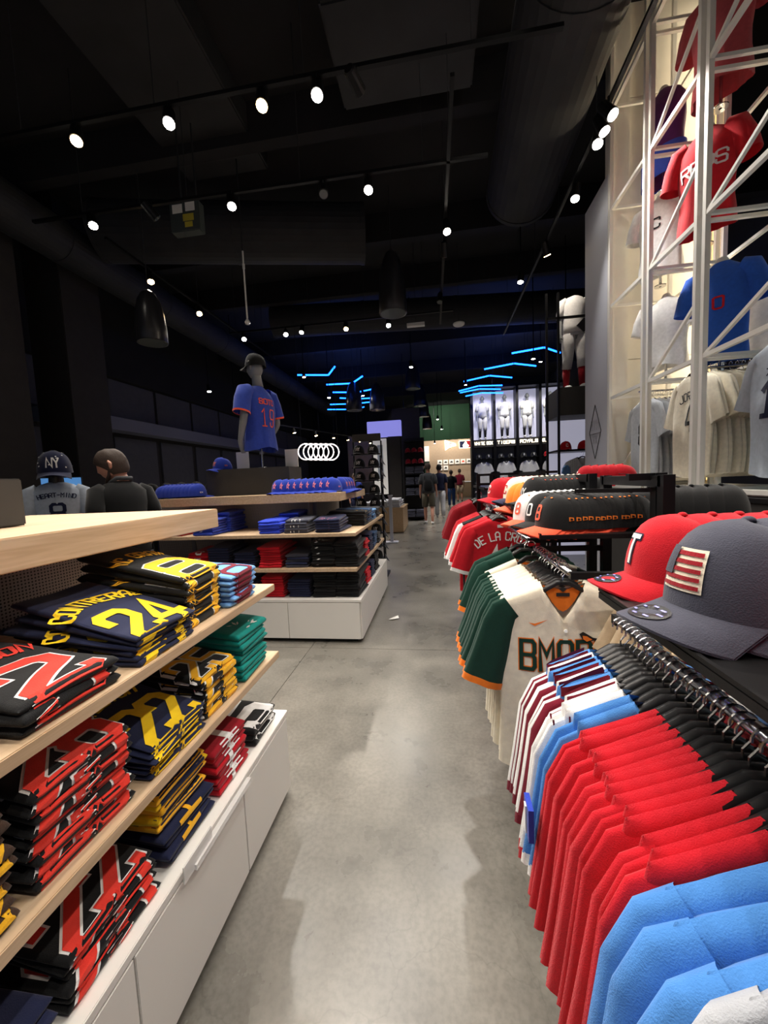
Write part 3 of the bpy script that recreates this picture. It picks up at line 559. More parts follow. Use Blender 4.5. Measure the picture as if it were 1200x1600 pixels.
# second unit stacks
G1 = 'folded tees on the second unit upper shelf'; G2 = 'folded tees on the second unit lower shelf'; G3 = 'folded tees on the second unit white base'
q = {k: P(folded_shirt(k, W=.2, seed=20+i, t=.024)) for i, k in enumerate(('red', 'navy', 'royal', 'brightroyal', 'black', 'slate', 'denim', 'lightblue', 'charcoal'))}
q_navypink = pb('navy', W=.22, seed=40, art=('pink', 14), t=.024); q_blackdots = pb('black', W=.2, seed=41, art=('white', 22), t=.026)
q_navyny = pb('slate', W=.21, seed=42, num='NY', numcol='white', nh=.05, nw=.03, th=.007, ny=-.02, t=.024); q_royalw = pb('royal', W=.2, seed=43, art=('white', 9), t=.024)
q_redc = pb('red', W=.2, seed=45, num='C', numcol='white', nh=.07, nw=.05, th=.012, ny=-.02, t=.024); q_blky = pb('black', W=.2, seed=46, art=('gold', 8), t=.024)
YF = 3.1; z1, z2, z3 = .934, .639, .374
for pr, x, z, n, d, g, yy in [
    ([q['red']], -2.36, z1, 5, 'red pile at the left of the far upper shelf', G1, 3.1), ([q_royalw, q['royal']], -2.05, z1, 6, 'royal blue pile with white print, far upper shelf', G1, 3.08), ([q['royal']], -2.02, z1, 8, 'royal blue pile tucked behind on far upper shelf', G1, 3.32),
    ([q['brightroyal']], -1.44, z1, 5, 'bright blue pile in the middle of far upper shelf', G1, 3.1), ([q['royal']], -1.36, z1, 7, 'royal pile behind the bright blue one', G1, 3.34), ([q_navyny, q['slate']], -1.2, z1, 5, 'slate pile with NY print on far upper shelf', G1, 3.1),
    ([q_navypink], -.93, z1, 5, 'navy pile with pink print at the shelf corner', G1, 3.1),
    ([q_redc, q['red']], -2.14, z2, 6, 'red pile with white C on far lower shelf', G2, 3.12), ([q['navy']], -1.93, z2, 8, 'navy pile beside the red C pile', G2, 3.1), ([q['navy']], -1.69, z2, 6, 'lower navy pile left of the red pile', G2, 3.1), ([q['red']], -1.455, z2, 8, 'tall plain red pile on far lower shelf', G2, 3.1),
    ([q['slate'], q['navy']], -1.21, z2, 5, 'slate pile right of the tall red pile', G2, 3.1), ([q_blackdots, q['black']], -.98, z2, 9, 'left black pile with white speckled print', G2, 3.1), ([q['black']], -.775, z2, 9, 'right black pile at the far shelf corner', G2, 3.1),
    ([q['navy']], -1.72, z3, 7, 'navy pile half hidden on far white base', G3, 3.12), ([q['red']], -1.455, z3, 8, 'red pile on the far white base', G3, 3.12), ([q['navy']], -1.215, z3, 7, 'navy pile right of the red one, far white base', G3, 3.12), ([q['black']], -.985, z3, 9, 'left black pile on the far white base', G3, 3.12), ([q['black']], -.78, z3, 9, 'right black pile on the far white base', G3, 3.12)]:
    stack(pr, (x, yy, z), n, 0, d, g, t=.024 if pr[0] is not q_blackdots else .026, tilt=.008)
for pr, y, z, n, d, g in [([q_blky, q['black']], 3.62, z1, 6, 'black and gold pile on the aisle end, upper', G1), ([q['denim'], q['slate']], 3.87, z1, 6, 'denim blue pile on the aisle end, upper', G1), ([q['lightblue'], q['denim']], 4.12, z1, 5, 'light blue pile on the aisle end, upper', G1), ([q['charcoal']], 4.4, z1, 5, 'charcoal pile at the far aisle corner, upper', G1),
    ([q['red']], 3.6, z2, 7, 'red pile on the aisle end, lower', G2), ([q['navy']], 3.85, z2, 8, 'navy pile on the aisle end, lower', G2), ([q['denim']], 4.12, z2, 7, 'denim pile on the aisle end, lower', G2), ([q['charcoal']], 4.4, z2, 5, 'charcoal pile at the far aisle corner, lower', G2),
    ([q['red']], 3.62, z3, 6, 'red pile on the aisle end, white base', G3), ([q['navy']], 3.88, z3, 7, 'navy pile on the aisle end, white base', G3), ([q['black']], 4.15, z3, 8, 'black pile on the aisle end, white base', G3)]:
    stack(pr, (-.69, y, z), n, RX, d, g, t=.024, tilt=.008)

# ------------------------------------------------------------------ hanging garments (local: hangs from origin, plane xz, front faces -y)
HANG_D = .062
def hanger(label=None):
    t = empty('clothes_hanger', (0,0,0), 0, label, 'hanger')
    MB().tube([(-.3*.0+.018*math.cos(a), 0, -.008+.018*math.sin(a)) for a in [PI*1.05-PI*1.25*k/10 for k in range(11)]]+[(.012, 0, -.03), (0, 0, -.045), (0, 0, -.062)], .0022, 6).build('hook', 'chrome', t)
    pts = [(-.15, 0, -.134), (-.12, 0, -.118), (-.07, 0, -.094), (-.02, 0, -.064), (.02, 0, -.064), (.07, 0, -.094), (.12, 0, -.118), (.15, 0, -.134)]
    MB().tube(pts, [.007, .010, .011, .012, .012, .011, .010, .007], 8, flat=.6).build('shoulder_bar', 'black_plastic', t, smooth=True)
    return t
def hr(z):  # half thickness growing downwards
    return min(1, .7+z*1.6)
def garment(nm, body, sleeve=None, seed=0, L=.72, th=.022, v=.11, wav=.008, sl=.21, trim=None, inner=None, cat='jersey', sw=.2, bw=.235, pinstripe=None, panels=None, zip_=False, flare=1.0, slw=1.0, shs=None, nw=.072):
    rnd = random.Random(seed); ph = [rnd.uniform(0, 6) for _ in range(6)]; z0 = -HANG_D-.004
    def W(z):   # z measured down from the neck, positive
        k = min(1, max(0, z/.17)); return (sw+(bw-.012-sw)*k*k*(3-2*k))*(1+.03*math.sin(z*9+ph[0]))
    def topz(x): a = abs(x); return 0 if a < nw else (a-nw)*.42
    def wave(x, z): return wav*min(1, z*2.2)*(math.sin(x*26+ph[1]+z*3)+.6*math.sin(x*47+ph[2]-z*4)+.5*math.sin(z*11+ph[3]+x*6))
    def yside(x, z, s):
        u = min(1, abs(x)/W(z)); return s*th*hr(z)*math.sqrt(max(0, 1-u**6))+wave(x, z)
    def hem(x): return L+.035*(1-(x/bw)**2)-.012
    nk = nw/sw; us = [-1, -.985, -.93, -.8, -.65, -.5*(1+nk)*.72, -nk, -nk*.75, -nk*.5, -nk*.25, 0, nk*.25, nk*.5, nk*.75, nk, .5*(1+nk)*.72, .65, .8, .93, .985, 1]; NV = 20
    m = MB()
    for s in (-1, 1):
        vs = []
        for j in range(NV+1):
            for u in us:
                x0 = u*sw; tz = topz(x0); dz = 0
                if abs(x0) < nw: dz = (v if s < 0 else .018)*(1-abs(x0)/nw)**(.85)
                t0 = tz+dz; b = hem(u*bw); z = t0+(b-t0)*(j/NV)**1.15; x = u*W(z)
                vs.append((x, yside(x, z, s) if j else (s*.006 if abs(x0) < nw else 0)+wave(x, z), z0-z))
        n = len(us); fs = [(j*n+i, j*n+i+1, (j+1)*n+i+1, (j+1)*n+i) for j in range(NV) for i in range(n-1)]
        m.add(vs, fs if s < 0 else [f[::-1] for f in fs])
    o = m.build(nm, body, smooth=True, weld=True); tag(o, cat=cat)
    sm = sleeve or body
    for s in (-1, 1):
        path = [(s*(sw-.03), .089), (s*(sw-.006), .106), (s*(sw+.012), .15), (s*(sw+.014+sl*.16*flare), .15+sl*.55), (s*(sw+.016+sl*.28*flare), .15+sl*.95)]
        hw = [v_*slw for v_ in (.046, .058, .064, .070, .076)]; rings = []
        for i, (px, pz) in enumerate(path):
            d = Vector((path[min(i+1, 4)][0]-path[max(i-1, 0)][0], path[min(i+1, 4)][1]-path[max(i-1, 0)][1])).normalized(); nrm = Vector((d.y, -d.x))
            R_ = []
            for k in range(14):
                a = 2*PI*k/14; e = hw[i]*math.cos(a); ty = th*1.05*(1+.15*math.sin(i+ph[4]))*math.sin(a)*(1-.25*abs(math.cos(a)))
                R_.append((px+nrm.x*e, ty+.5*wave(px, pz)+.004*math.sin(e*70+ph[5]), z0-(pz+nrm.y*e)))
            rings.append(R_)
        ob = MB().rings(rings, cap=False).build('sleeve', sm, o, smooth=True)
        if shs:
            k0 = 0 if s > 0 else 7; st = MB(); st.rings([[tuple(Vector(rg[(k0+j) % 14])+Vector((s*.0015, math.copysign(.0012, rg[(k0+j) % 14][1]), 0))) for j in (-3, -2, -1, 1, 2, 3)] for rg in rings], cap=False, closed=False)
            st.build('sleeve_stripe', shs, ob, smooth=True)
        if trim:
            q = [rings[-1]]; d = Vector((path[4][0]-path[3][0], 0, -(path[4][1]-path[3][1]))).normalized()*.022; cx = sum(Vector(p).x for p in q[0])/14
            a = [tuple(Vector(p)-d*.15+Vector((0, math.copysign(.0015, p[1]), 0))) for p in q[0]]; b = [tuple(Vector(p)+d+Vector((0, math.copysign(.0015, p[1]), 0))) for p in q[0]]
            MB().rings([a, b], cap=False).build('cuff', trim, ob, smooth=True)
    def fmap(x, y, off): # y = height below the neck counted negative
        z = -y; return (x, yside(x, z, -1)-off*1.6, z0-z)
    def bmap(x, y, off):
        z = -y; return (-x, yside(-x, z, 1)+off*1.6, z0-z)
    if shs:
        for s in (-1, 1):
            mb = MB()
            for sd in (-1, 1):
                mb.grid(lambda u, w_: (s*(.078+(sw-.078)*u), yside(s*(.078+(sw-.078)*u), topz(.078+(sw-.078)*u)+.002+.02*w_, sd)+sd*.0016, z0-topz(.078+(sw-.078)*u)+.0012-.02*w_), 8, 2)
            mb.build('shoulder_stripe', shs, o, smooth=True, weld=False)
    if pinstripe:
        mb = MB()
        for k in range(-7, 8):
            x0 = k*.029
            for fm in (fmap, bmap):
                zt = max(topz(x0)+.012, (v-.2*abs(x0) if fm is fmap and abs(x0) < nw else 0)+.012)
                mb.grid(lambda u, w_: fm(x0-.0016+.0032*u, -(zt+(L-.03-zt)*w_), .0008), 1, 16)
        mb.build('pinstripes', pinstripe, o)
    if panels:   # vertical side stripes seen on edge
        mb = MB()
        for fm in (fmap, bmap):
            for s in (-1, 1):
                mb.grid(lambda u, w_: fm(s*(.085+.045*u), -(topz(.1)+.03+(L*.93)*w_), .001), 3, 16)
        mb.build('side_stripe', panels, o)
    if inner:
        mb = MB()
        mb.grid(lambda u, w_: ((u-.5)*.136, .0, z0-.008-(.018*(1-abs(2*u-1)))*(1-w_)-w_*(.095*(1-abs(2*u-1)**1.6))), 10, 4); ob = mb.build('inside_back', inner, o, smooth=True)
    if zip_ != False:
        mb = MB(); mb.grid(lambda u, w_: fmap(-.008+.016*u, -(v+.004+(L-v-.03)*w_), .0014), 1, 24); mb.build('placket', zip_, o)
        for k in range(6):
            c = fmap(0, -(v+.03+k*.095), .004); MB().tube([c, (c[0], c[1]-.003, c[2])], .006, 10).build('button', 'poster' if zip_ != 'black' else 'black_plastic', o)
    return o, fmap, bmap
def shirt_label(k, n, s): return s % nth(k)
RAIL = .42; RZ = 1.02
hp = P(hanger())
def hang(protos, x, y0, y1, n, z, rz, desc, group, hgroup, axis='y', swing=.05, hangers=True, reverse=False):
    rnd = random.Random(hash_(desc)); out = []
    for k in range(n):
        f = k/max(1, n-1); p = protos[k] if isinstance(protos, dict) and k in protos else (protos['rest'][k % len(protos['rest'])] if isinstance(protos, dict) else protos[k % len(protos)])
        a = rnd.uniform(-swing, swing)
        loc = (x+rnd.uniform(-.004, .004), y0+(y1-y0)*f, z) if axis == 'y' else (x+(y1-y0)*f, y0, z)
        out.append(p.place(loc, (rnd.uniform(-.012, .012), rnd.uniform(-.015, .015), rz+a), (desc % nth(k)), group))
        if hangers: hp.place(loc, (0, 0, rz+a), 'hanger of '+(desc % nth(k)), hgroup)
    return out
# BMORE jersey
def bmore():
    o, fm, bm = garment('baseball_jersey', 'cream', 'green', 1, L=.68, trim='orange', inner='orange', zip_='cream', v=.13)
    lettering('BMORE', .0, -.30, .1, .043, .019, .0135, fm, 'green', o, 'lettering', 'orange', .003, step=.01)
    mb = MB(); pts = [(-.12, -.135), (-.1, -.147), (-.055, -.125), (-.1, -.139)]; mb.add([fm(x, y, .0014) for x, y in pts], [(0, 1, 2, 3)]); mb.build('swoosh_mark', 'orange', o)
    # small bird emblem on the left chest
    MB().add([fm(x, y, .003) for x, y in ((.045, -.172), (.058, -.165), (.07, -.172), (.09, -.185), (.118, -.19), (.09, -.196), (.07, -.2), (.055, -.19))], [tuple(range(8))]).build('bird_emblem', 'black_plastic', o)
    MB().add([fm(x, y, .0036) for x, y in ((.056, -.178), (.07, -.18), (.088, -.192), (.07, -.199), (.058, -.19))], [tuple(range(5))]).build('bird_breast', 'orange', o)
    z0 = -HANG_D-.004
    MB().add([(-.022, -.003, z0-.035), (.022, -.003, z0-.035), (.022, -.003, z0-.048), (-.022, -.003, z0-.048)], [(0, 1, 2, 3)]).build('size_label', 'black_plastic', o)
    MB().add([(0, -.003, z0-.012), (.013, -.003, z0-.022), (0, -.003, z0-.032), (-.013, -.003, z0-.022)], [(0, 1, 2, 3)]).build('neck_emblem', 'black_plastic', o)
    return o
pB = P(bmore())
BG = 'cream jerseys with green sleeves on the rail'
hang([pB], RAIL, 1.38, 1.68, 11, RZ+.015, 0, 'cream BMORE jersey, %s from the front of the middle rail', BG, 'black hangers of the BMORE jerseys', swing=.03)
hang([pB], RAIL-.01, 1.78, 1.80, 1, RZ+.02, .12, 'cream jersey with orange collar hanging behind the BMORE row, %s', BG, 'hangers behind the BMORE jerseys')
pG = P(garment('baseball_jersey', 'green', 'green', 5, trim='orange', L=.5, sl=.16)[0])
hang([pG], RAIL, 1.98, 2.08, 2, RZ+.02, .1, 'dark green orange trimmed jersey between red and cream ones, %s from the front', 'green jerseys on the middle rail', 'hangers of the green jerseys')
# near rail
NZ = .99
pph = [P(garment('baseball_jersey', 'white' if i else 'skyblue', 'white', 10+i, L=.62, trim='maroon', panels='maroon', shs='maroon', th=.014, sw=.17, bw=.2, flare=.3, slw=.85)[0]) for i in range(2)] + [P(garment('baseball_jersey', 'skyblue', 'white', 14, L=.66, trim='maroon', panels='maroon', shs='maroon', th=.014, sw=.17, bw=.2, flare=.3, slw=.85)[0])]
pps = P(garment('baseball_jersey', 'white', 'white', 16, L=.70, trim='red', pinstripe='maroon', th=.014, sw=.175, bw=.205, flare=.3, slw=.9)[0])
plb = P(garment('baseball_jersey', 'skyblue', 'skyblue', 17, L=.64, trim='white', th=.014, sw=.17, bw=.2, flare=.3, slw=.85)[0])
def redj(s, patch=False):
    o, fm, bm = garment('baseball_jersey', 'red', 'red', s, L=.80, th=.016, sl=.26, sw=.17, bw=.205, wav=.009, v=.035, nw=.05, flare=.3, slw=.85)
    mb = MB(); mb.grid(lambda u, w_: fm(-.16+.32*u, -(.068+.006*w_), .002), 10, 1); mb.build('yoke_seam', 'darkred', o)
    if patch:
        MB().box(-.272, -.262, -.022, .022, -.33, -.265).build('sleeve_patch', 'royal', o); MB().box(-.275, -.272, -.006, .006, -.325, -.27).build('patch_mark', 'white', o)
    return o
prd = [P(redj(20)), P(redj(21)), P(redj(22))]; prp = P(redj(23, True))
NH = 'black hangers on the near rail'
hang(pph, RAIL, .955, .82, 8, NZ, 0, 'white jersey with maroon stripes, %s behind the pinstriped one', 'maroon and white jerseys on the near rail', NH, swing=.04)
hang([pps], RAIL, .80, .775, 2, NZ, 0, 'white jersey with thin maroon pinstripes, %s on near rail', 'pinstriped jerseys on the near rail', NH, swing=.03)
hang([plb], RAIL, .755, .735, 2, NZ, 0, 'light blue jersey next to the red ones, %s on near rail', 'light blue jerseys beside the red ones', NH, swing=.03)
hang({0: prp, 'rest': prd}, RAIL, .71, .475, 14, NZ, 0, 'red jersey on the near rail, %s counting towards the viewer', 'red jerseys on the near rail', NH, swing=.045)
pbl = [P(garment('sweatshirt', 'skyblue', 'skyblue', 30+i, L=.78, th=.026, sl=.3, sw=.18, bw=.225, wav=.011, v=.04, nw=.05, flare=.3, cat='sweatshirt')[0]) for i in range(2)]
hang(pbl, RAIL+.005, .44, .365, 3, NZ+.005, 0, 'bright blue sweatshirt at the near rail end, %s from red ones', 'blue sweatshirts on the near rail', NH, swing=.03)
pgr = P(garment('sweatshirt', 'grey', 'grey', 34, L=.78, th=.026, sl=.3, sw=.18, bw=.225, wav=.011, v=.04, nw=.05, flare=.3, cat='sweatshirt')[0])
hang([pgr], RAIL+.01, .335, .33, 1, NZ+.03, 0, 'light grey sweatshirt in the bottom right corner, %s in line', 'grey sweatshirt on the near rail', NH)
# red rack further down
def delacruz():
    o, fm, bm = garment('baseball_jersey', 'red', 'red', 40, L=.62, trim='white', v=.03, sl=.22)
    lettering('DE LA CRUZ', 0, -.15, .055, .026, .011, .008, fm, 'white', o, 'name_lettering', arc_r=.26)
    lettering('44', 0, -.36, .16, .07, .03, .026, fm, 'white', o, 'number', step=.015)
    MB().add([fm(x, y, .002) for x, y in ((-.02, -.045), (.02, -.045), (.02, -.065), (-.02, -.065))], [(0, 1, 2, 3)]).build('league_mark', 'white', o); return o
pdc = P(delacruz()); prr = [P(garment('baseball_jersey', 'red', 'red', 41+i, L=.62, trim='white', th=.018)[0]) for i in range(2)]
pbw = P(garment('baseball_jersey', 'black', 'white', 43, L=.66, th=.02, panels='white')[0]); pdr = P(garment('baseball_jersey', 'darkred', 'darkred', 44, L=.62, th=.02)[0])
RG = 'jerseys on the red rack'; RH = 'hangers on the red rack'
hang([pdc], RAIL, 2.75, 2.8, 1, 1.12, .05, 'red jersey lettered DE LA CRUZ hanging %s on its rail', RG, RH)
hang(prr, RAIL, 2.82, 2.92, 4, 1.12, 0, 'red jersey %s behind the lettered red one', RG, RH)
hang([pbw], RAIL-.03, 2.97, 3.02, 2, 1.12, 0, 'black and white jersey, %s of two behind the red ones', RG, RH)
hang(prr, RAIL-.03, 3.08, 3.3, 5, 1.12, 0, 'red jersey behind the black and white one, %s in line', RG, RH)
hang([pdr], RAIL-.05, 3.5, 3.8, 4, 1.2, 0, 'dark red jersey at the far end of the red rack, %s', RG, RH)

# ------------------------------------------------------------------ racks
def rack(y0, y1, x0, x1, zt, zr, label, trays, back=True, ztop=None, posts=True):
    t = empty('clothes_rack', (0,0,0), 0, label, 'clothes rack'); xm = (x0+x1)/2
    MB().tube([(RAIL, y0, zr), (RAIL, y1, zr)], .011, 10).build('rail', 'chrome', t, smooth=True)
    for y in (y0+.0, y1-.0): MB().bar((RAIL-.01, y, zr), (xm, y, zr), .022).build('rail_arm', 'black_metal', t)
    for a, b in trays: 
        MB().box(x0, x1, a, b, zt-.018, zt-.002).build('tray', 'black_metal', t, bev=.002)
        MB().box(x0, x0+.006, a, b, zt-.002, zt+.004).build('tray_lip', 'black_metal', t)
    for y in (y0+.02, y1-.02):
        MB().bar((xm, y, 0), (xm, y, ztop or zt+.2), .034).build('post', 'black_metal', t)
    if back: MB().bar((xm, y0+.02, (ztop or zt+.2)-.02), (xm, y1-.02, (ztop or zt+.2)-.02), .034).build('top_rail', 'black_metal', t)
    MB().bar((xm, y0, .08), (xm, y1, .08), .04).bar((xm-.3, y0+.02, .05), (xm+.3, y0+.02, .05), .04).bar((xm-.3, y1-.02, .05), (xm+.3, y1-.02, .05), .04).build('base_frame', 'black_metal', t)
    return t
ZA, ZB, ZC = 1.135, 1.115, 1.20
rack(.0, .97, .31, .92, ZB, NZ, 'nearest black clothes rack with a flat cap tray', [(-.1, .80)], ztop=1.11, back=False)
rack(1.28, 1.75, .35, 1.05, ZA, RZ, 'middle black clothes rack carrying the BMORE jerseys', [(1.40, 1.78)], ztop=1.33)
rack(1.86, 2.5, .35, 1.05, ZC, RZ+.02, 'black rack with raised tray of cream and red caps', [(1.93, 2.5)], ztop=1.34)
rack(2.7, 3.9, .35, 1.05, 1.26, 1.12, 'black rack farther down holding the red jerseys', [(3.0, 3.9)], ztop=1.37)
# gate frames above the raised tray
t = empty('rack_frame', (0, 0, 0), 0, 'open black rectangular frame standing above the red jersey rack', 'rack frame')
for x in (.35, .46): MB().bar((x, 3.42, 0), (x, 3.42, 1.37), .03).build('post', 'black_metal', t)
MB().bar((.35, 3.42, 1.36), (1.0, 3.42, 1.36), .02).bar((.35, 3.42, 1.28), (.46, 3.42, 1.28), .02).build('crossbar', 'black_metal', t)
t = empty('rack_frame', (0, 0, 0), 0, 'thick black frame standing behind the black and orange caps', 'rack frame')
MB().bar((.62, 1.37, 1.325), (.735, 1.37, 1.325), .022).bar((.735, 1.37, 1.325), (1.5, 3.6, 1.325), .004).build('crossbar', 'black_metal', t)
MB().bar((.715, 1.37, .0), (.715, 1.37, 1.335), .034).build('post', 'black_metal', t); MB().bar((.5, 1.5, 1.28), (.72, 1.37, 1.28), .014).build('brace', 'black_metal', t)
# low black counter beneath the truss
ct = empty('display_counter', (0, 0, 0), 0, 'low black counter under the white jersey truss', 'counter')
MB().box(1.86, 2.75, .3, 4.6, 0.05, 1.12).build('body', 'dark_box', ct, bev=.005); MB().box(1.84, 2.77, .28, 4.62, 1.12, 1.15).build('top', 'black_metal', ct, bev=.003)
MB().box(1.88, 2.73, .32, 4.58, 0, .05).build('toe_kick', 'toe', ct)
# tan trousers hanging on the hidden side of the racks
ptn = P(garment('trousers', 'tan', 'tan', 60, L=.5, th=.03, sl=.1, cat='trousers')[0])
hang([ptn], .80, 1.0, 1.30, 6, 1.06, 0, 'tan garment hanging in the gap behind the near caps, %s from viewer', 'tan garments behind the caps', 'hangers of tan garments')

# ------------------------------------------------------------------ caps (local: front faces -y, sits on z=0)
def cap(crown, brim, front=None, side=None, scale=1, button=None, soft=0, sticker=False, patch=None, nm='cap', dots=None, mk=1.0):
    rx, ry, hz = .083, .098, .118
    def surf(a, e, off=0):   # a azimuth (0 = front -y), e elevation 0..1 (0 = base edge, 1 = top)
        th_ = e*PI/2; c = math.cos(th_)**.62; z = hz*math.sin(th_)**1.0
        fr = math.cos(a); tall = 1+.06*fr
        seam = 1-.006*max(0, math.cos(6*a))**24
        x = (rx*seam+off)*c*math.sin(a); y = -(ry*seam+off)*c*math.cos(a)
        return (x, y, (z+off*math.sin(th_))*tall+.004*math.sin(2*a)*0)
    n = 36; rings = [[surf(2*PI*k/n, e) for k in range(n)] for e in (0, .06, .15, .26, .38, .5, .62, .74, .85, .94, .99)]
    m = MB().rings(rings, cap=False); top = m.v.__len__(); m.v.append(surf(0, 1)); L0 = 10*n
    m.f += [(L0+k, L0+(k+1) % n, top) for k in range(n)]
    o = m.build(nm, crown, smooth=True); tag(o, cat='cap')
    # band inside
    MB().rings([[tuple(Vector(surf(2*PI*k/n, 0))*.97+Vector((0, 0, z))) for k in range(n)] for z in (0.0, .03)], cap=False).build('sweatband', 'fabric_black' if False else 'black', o)
    # brim: curved plate
    def br(u, v, dz):
        a = (u-.5)*2*1.12; x0, y0, _ = surf(a, 0); ln = .072*math.cos(a*.95)**.55 if abs(a) < 1.5 else 0
        y = y0-ln*v; x = x0*(1+.06*v*abs(math.sin(a))); drop = -.030*(x/rx)**2*(.35+.65*v)-.012*v
        return (x, y, .006+drop+dz)
    mb = MB(); mb.grid(lambda u, v: br(u, v, .0035), 18, 6); mb.grid(lambda u, v: br(1-u, v, 0), 18, 6)
    mb.grid(lambda u, v: br(u, 1, .0035*v), 18, 1); b = mb.build('brim', brim, o, smooth=True)
    if sticker:
        c = [br(.5+.14*math.cos(t_), .55+.33*math.sin(t_), .0052) for t_ in [2*PI*k/16 for k in range(16)]]
        MB().add(c, [tuple(range(16))]).build('brim_sticker', 'black_plastic', o)
        mb = MB()
        for k in range(7):
            t_ = k*.9; cc = (.5+.1*math.cos(t_), .55+.22*math.sin(t_)); mb.add([br(cc[0]+dx, cc[1]+dy, .006) for dx, dy in ((-.02, -.02), (.02, -.02), (.02, .02), (-.02, .02))], [(0, 1, 2, 3)])
        mb.build('sticker_print', 'lavender', o)
    MB().lathe([(.0085, 0), (.0075, .004), (.004, .0065), (.0005, .007)], 12, c=(0, 0, hz*1.06-.004)).build('top_button', button or crown, o, smooth=True)
    fm = lambda x, y, off: surf(x/rx, math.asin(min(.95, max(0, y/hz)))/(PI/2), off*1.2)
    if front:
        txt, col, ow, h_ = front; lettering(txt, 0, .034, h_, h_*.62, .006, h_*.17, fm, col, o, 'front_logo', ow, .0025, step=.006)
    if patch:
        mb = MB(); mb.grid(lambda u, v: fm(-.028+.06*u, .03+.052*v, .0016), 8, 6); pa = mb.build('flag_patch', 'cream', o)
        mb = MB()
        for k in range(5): mb.grid(lambda u, v: fm(-.025+.054*u, .0335+k*.0098+.005*v, .0032), 8, 1)
        mb.build('flag_stripes', 'darkred', pa)
        mb = MB(); mb.grid(lambda u, v: fm(-.028+.018*u, .048+.034*v, .004), 4, 4); mb.build('flag_canton', 'slate', pa)
    if side:   # small flag shaped mark on the wearer's left and right
        for s in (1, -1):
            pts = [(-.012*mk, .03), (-.012*mk, .044), (.012*mk, .042), (.012*mk, .032)]
            MB().add([fm(s*.122+x, y, .0014) for x, y in pts], [(0, 1, 2, 3)]).build('side_mark', side, o)
            MB().add([fm(s*.122+x*.55, y*.55+.016, .0022) for x, y in pts], [(0, 1, 2, 3)]).build('side_mark_inset', crown, o)
    if dots:
        mb = MB()
        for k in range(6):
            a = PI/6+k*PI/3; c = Vector(surf(a, .72, .001)); mb.tube([c, c*1.01], .004, 8)
        mb.build('eyelets', dots, o)
    return o
def cap_row(p, x, y, z, n, dx, dy, rz, desc, group, sc=1, first=None, tilt=0):
    rnd = random.Random(hash_(desc))
    for k in range(n):
        pr = first if (first and k == 0) else p
        pr.place((x+dx*k, y+dy*k, z+.002*k*0), (tilt+rnd.uniform(-.02, .02), rnd.uniform(-.02, .02), rz+rnd.uniform(-.06, .06)), desc % nth(k), group, scale=sc)
LEFT = -PI/2-.0      # turn so that the front (-y) looks to -x
c_or = P(cap('black', 'coral', ('B', 'coral', None, .045), 'orange', dots='orange', mk=.6))
cap_row(c_or, .455, 1.50, ZA+.012, 12, .022, .004, LEFT+.25, 'black orange brimmed cap of the front row, %s from the left', 'black caps with orange brims front row')
c_or2 = P(cap('black', 'black', ('0', 'white', None, .04), 'orange')); c_wp = P(cap('white', 'coral', ('8', 'coral', None, .04), 'orange', dots='orange'))
cap_row(c_or2, .45, 1.66, ZA+.012, 9, .026, .006, LEFT+.45, 'black cap of the second row, %s from the left', 'black caps second row')
cap_row(c_wp, .42, 1.76, ZA+.012, 9, .028, .008, LEFT+.45, 'white fronted cap with coral brim, %s from the left in third row', 'white and black caps third row')
c_bd = P(cap('black', 'black', ('NY', 'white', None, .03), None, dots='coral'))
cap_row(c_bd, .505, 2.02, ZC+.01, 11, .026, .006, LEFT+.35, 'black cap with orange eyelets on raised tray, %s from the left', 'black caps with orange eyelets')
c_cr = P(cap('cream', 'navy', ('C', 'red', None, .04), None)); cap_row(c_cr, .46, 2.24, ZC+.012, 12, .03, .006, LEFT+.3, 'cream cap on the raised tray, %s from the left', 'cream caps on the raised tray')
c_og = P(cap('orange', 'coral')); cap_row(c_og, .45, 2.12, ZC-.02, 2, .02, -.03, LEFT+.3, 'orange cap low between cream and black caps, %s of two', 'orange caps on the raised tray')
c_rd = P(cap('red', 'red', ('C', 'white', None, .04), None)); cap_row(c_rd, .40, 2.45, ZC+.01, 8, .032, .004, LEFT+.3, 'red cap at the back of the raised tray, %s from the left', 'red caps on the raised tray')
cap_row(c_rd, 1.12, 3.05, 1.27, 5, .05, -.015, LEFT, 'red cap lying near the foot of the pale wall, %s from the left', 'red caps beside the pale wall')
c_bs = P(cap('black', 'black', ('*', 'coral', None, .028), None))
cap_row(c_bs, .83, 1.66, 1.155, 6, .052, -.0, PI/2+.3, 'black cap with coral star behind the red caps, %s from the left', 'black caps with coral stars')
c_rt = P(cap('red', 'red', ('T', 'white', 'navy', .045), None, sticker=True))
cap_row(c_rt, .462, .80, ZB+.022, 10, .044, -.004, LEFT-.02, 'red cap with white T, %s from the left on near tray', 'red caps with white T on near tray')
c_gf = P(cap('slate', 'slate', None, 'white', sticker=True, patch=True))
cap_row(c_gf, .43, .60, ZB+.03, 7, .05, .005, LEFT+.2, 'dark grey cap with flag patch, %s from the left on near tray', 'dark grey flag caps on near tray', sc=1.04)
cap_row(c_rt, .475, .365, ZB+.006, 4, .04, 0, LEFT+.3, 'red cap nearest the viewer at right edge, %s from the left', 'red caps at the near edge of the tray')
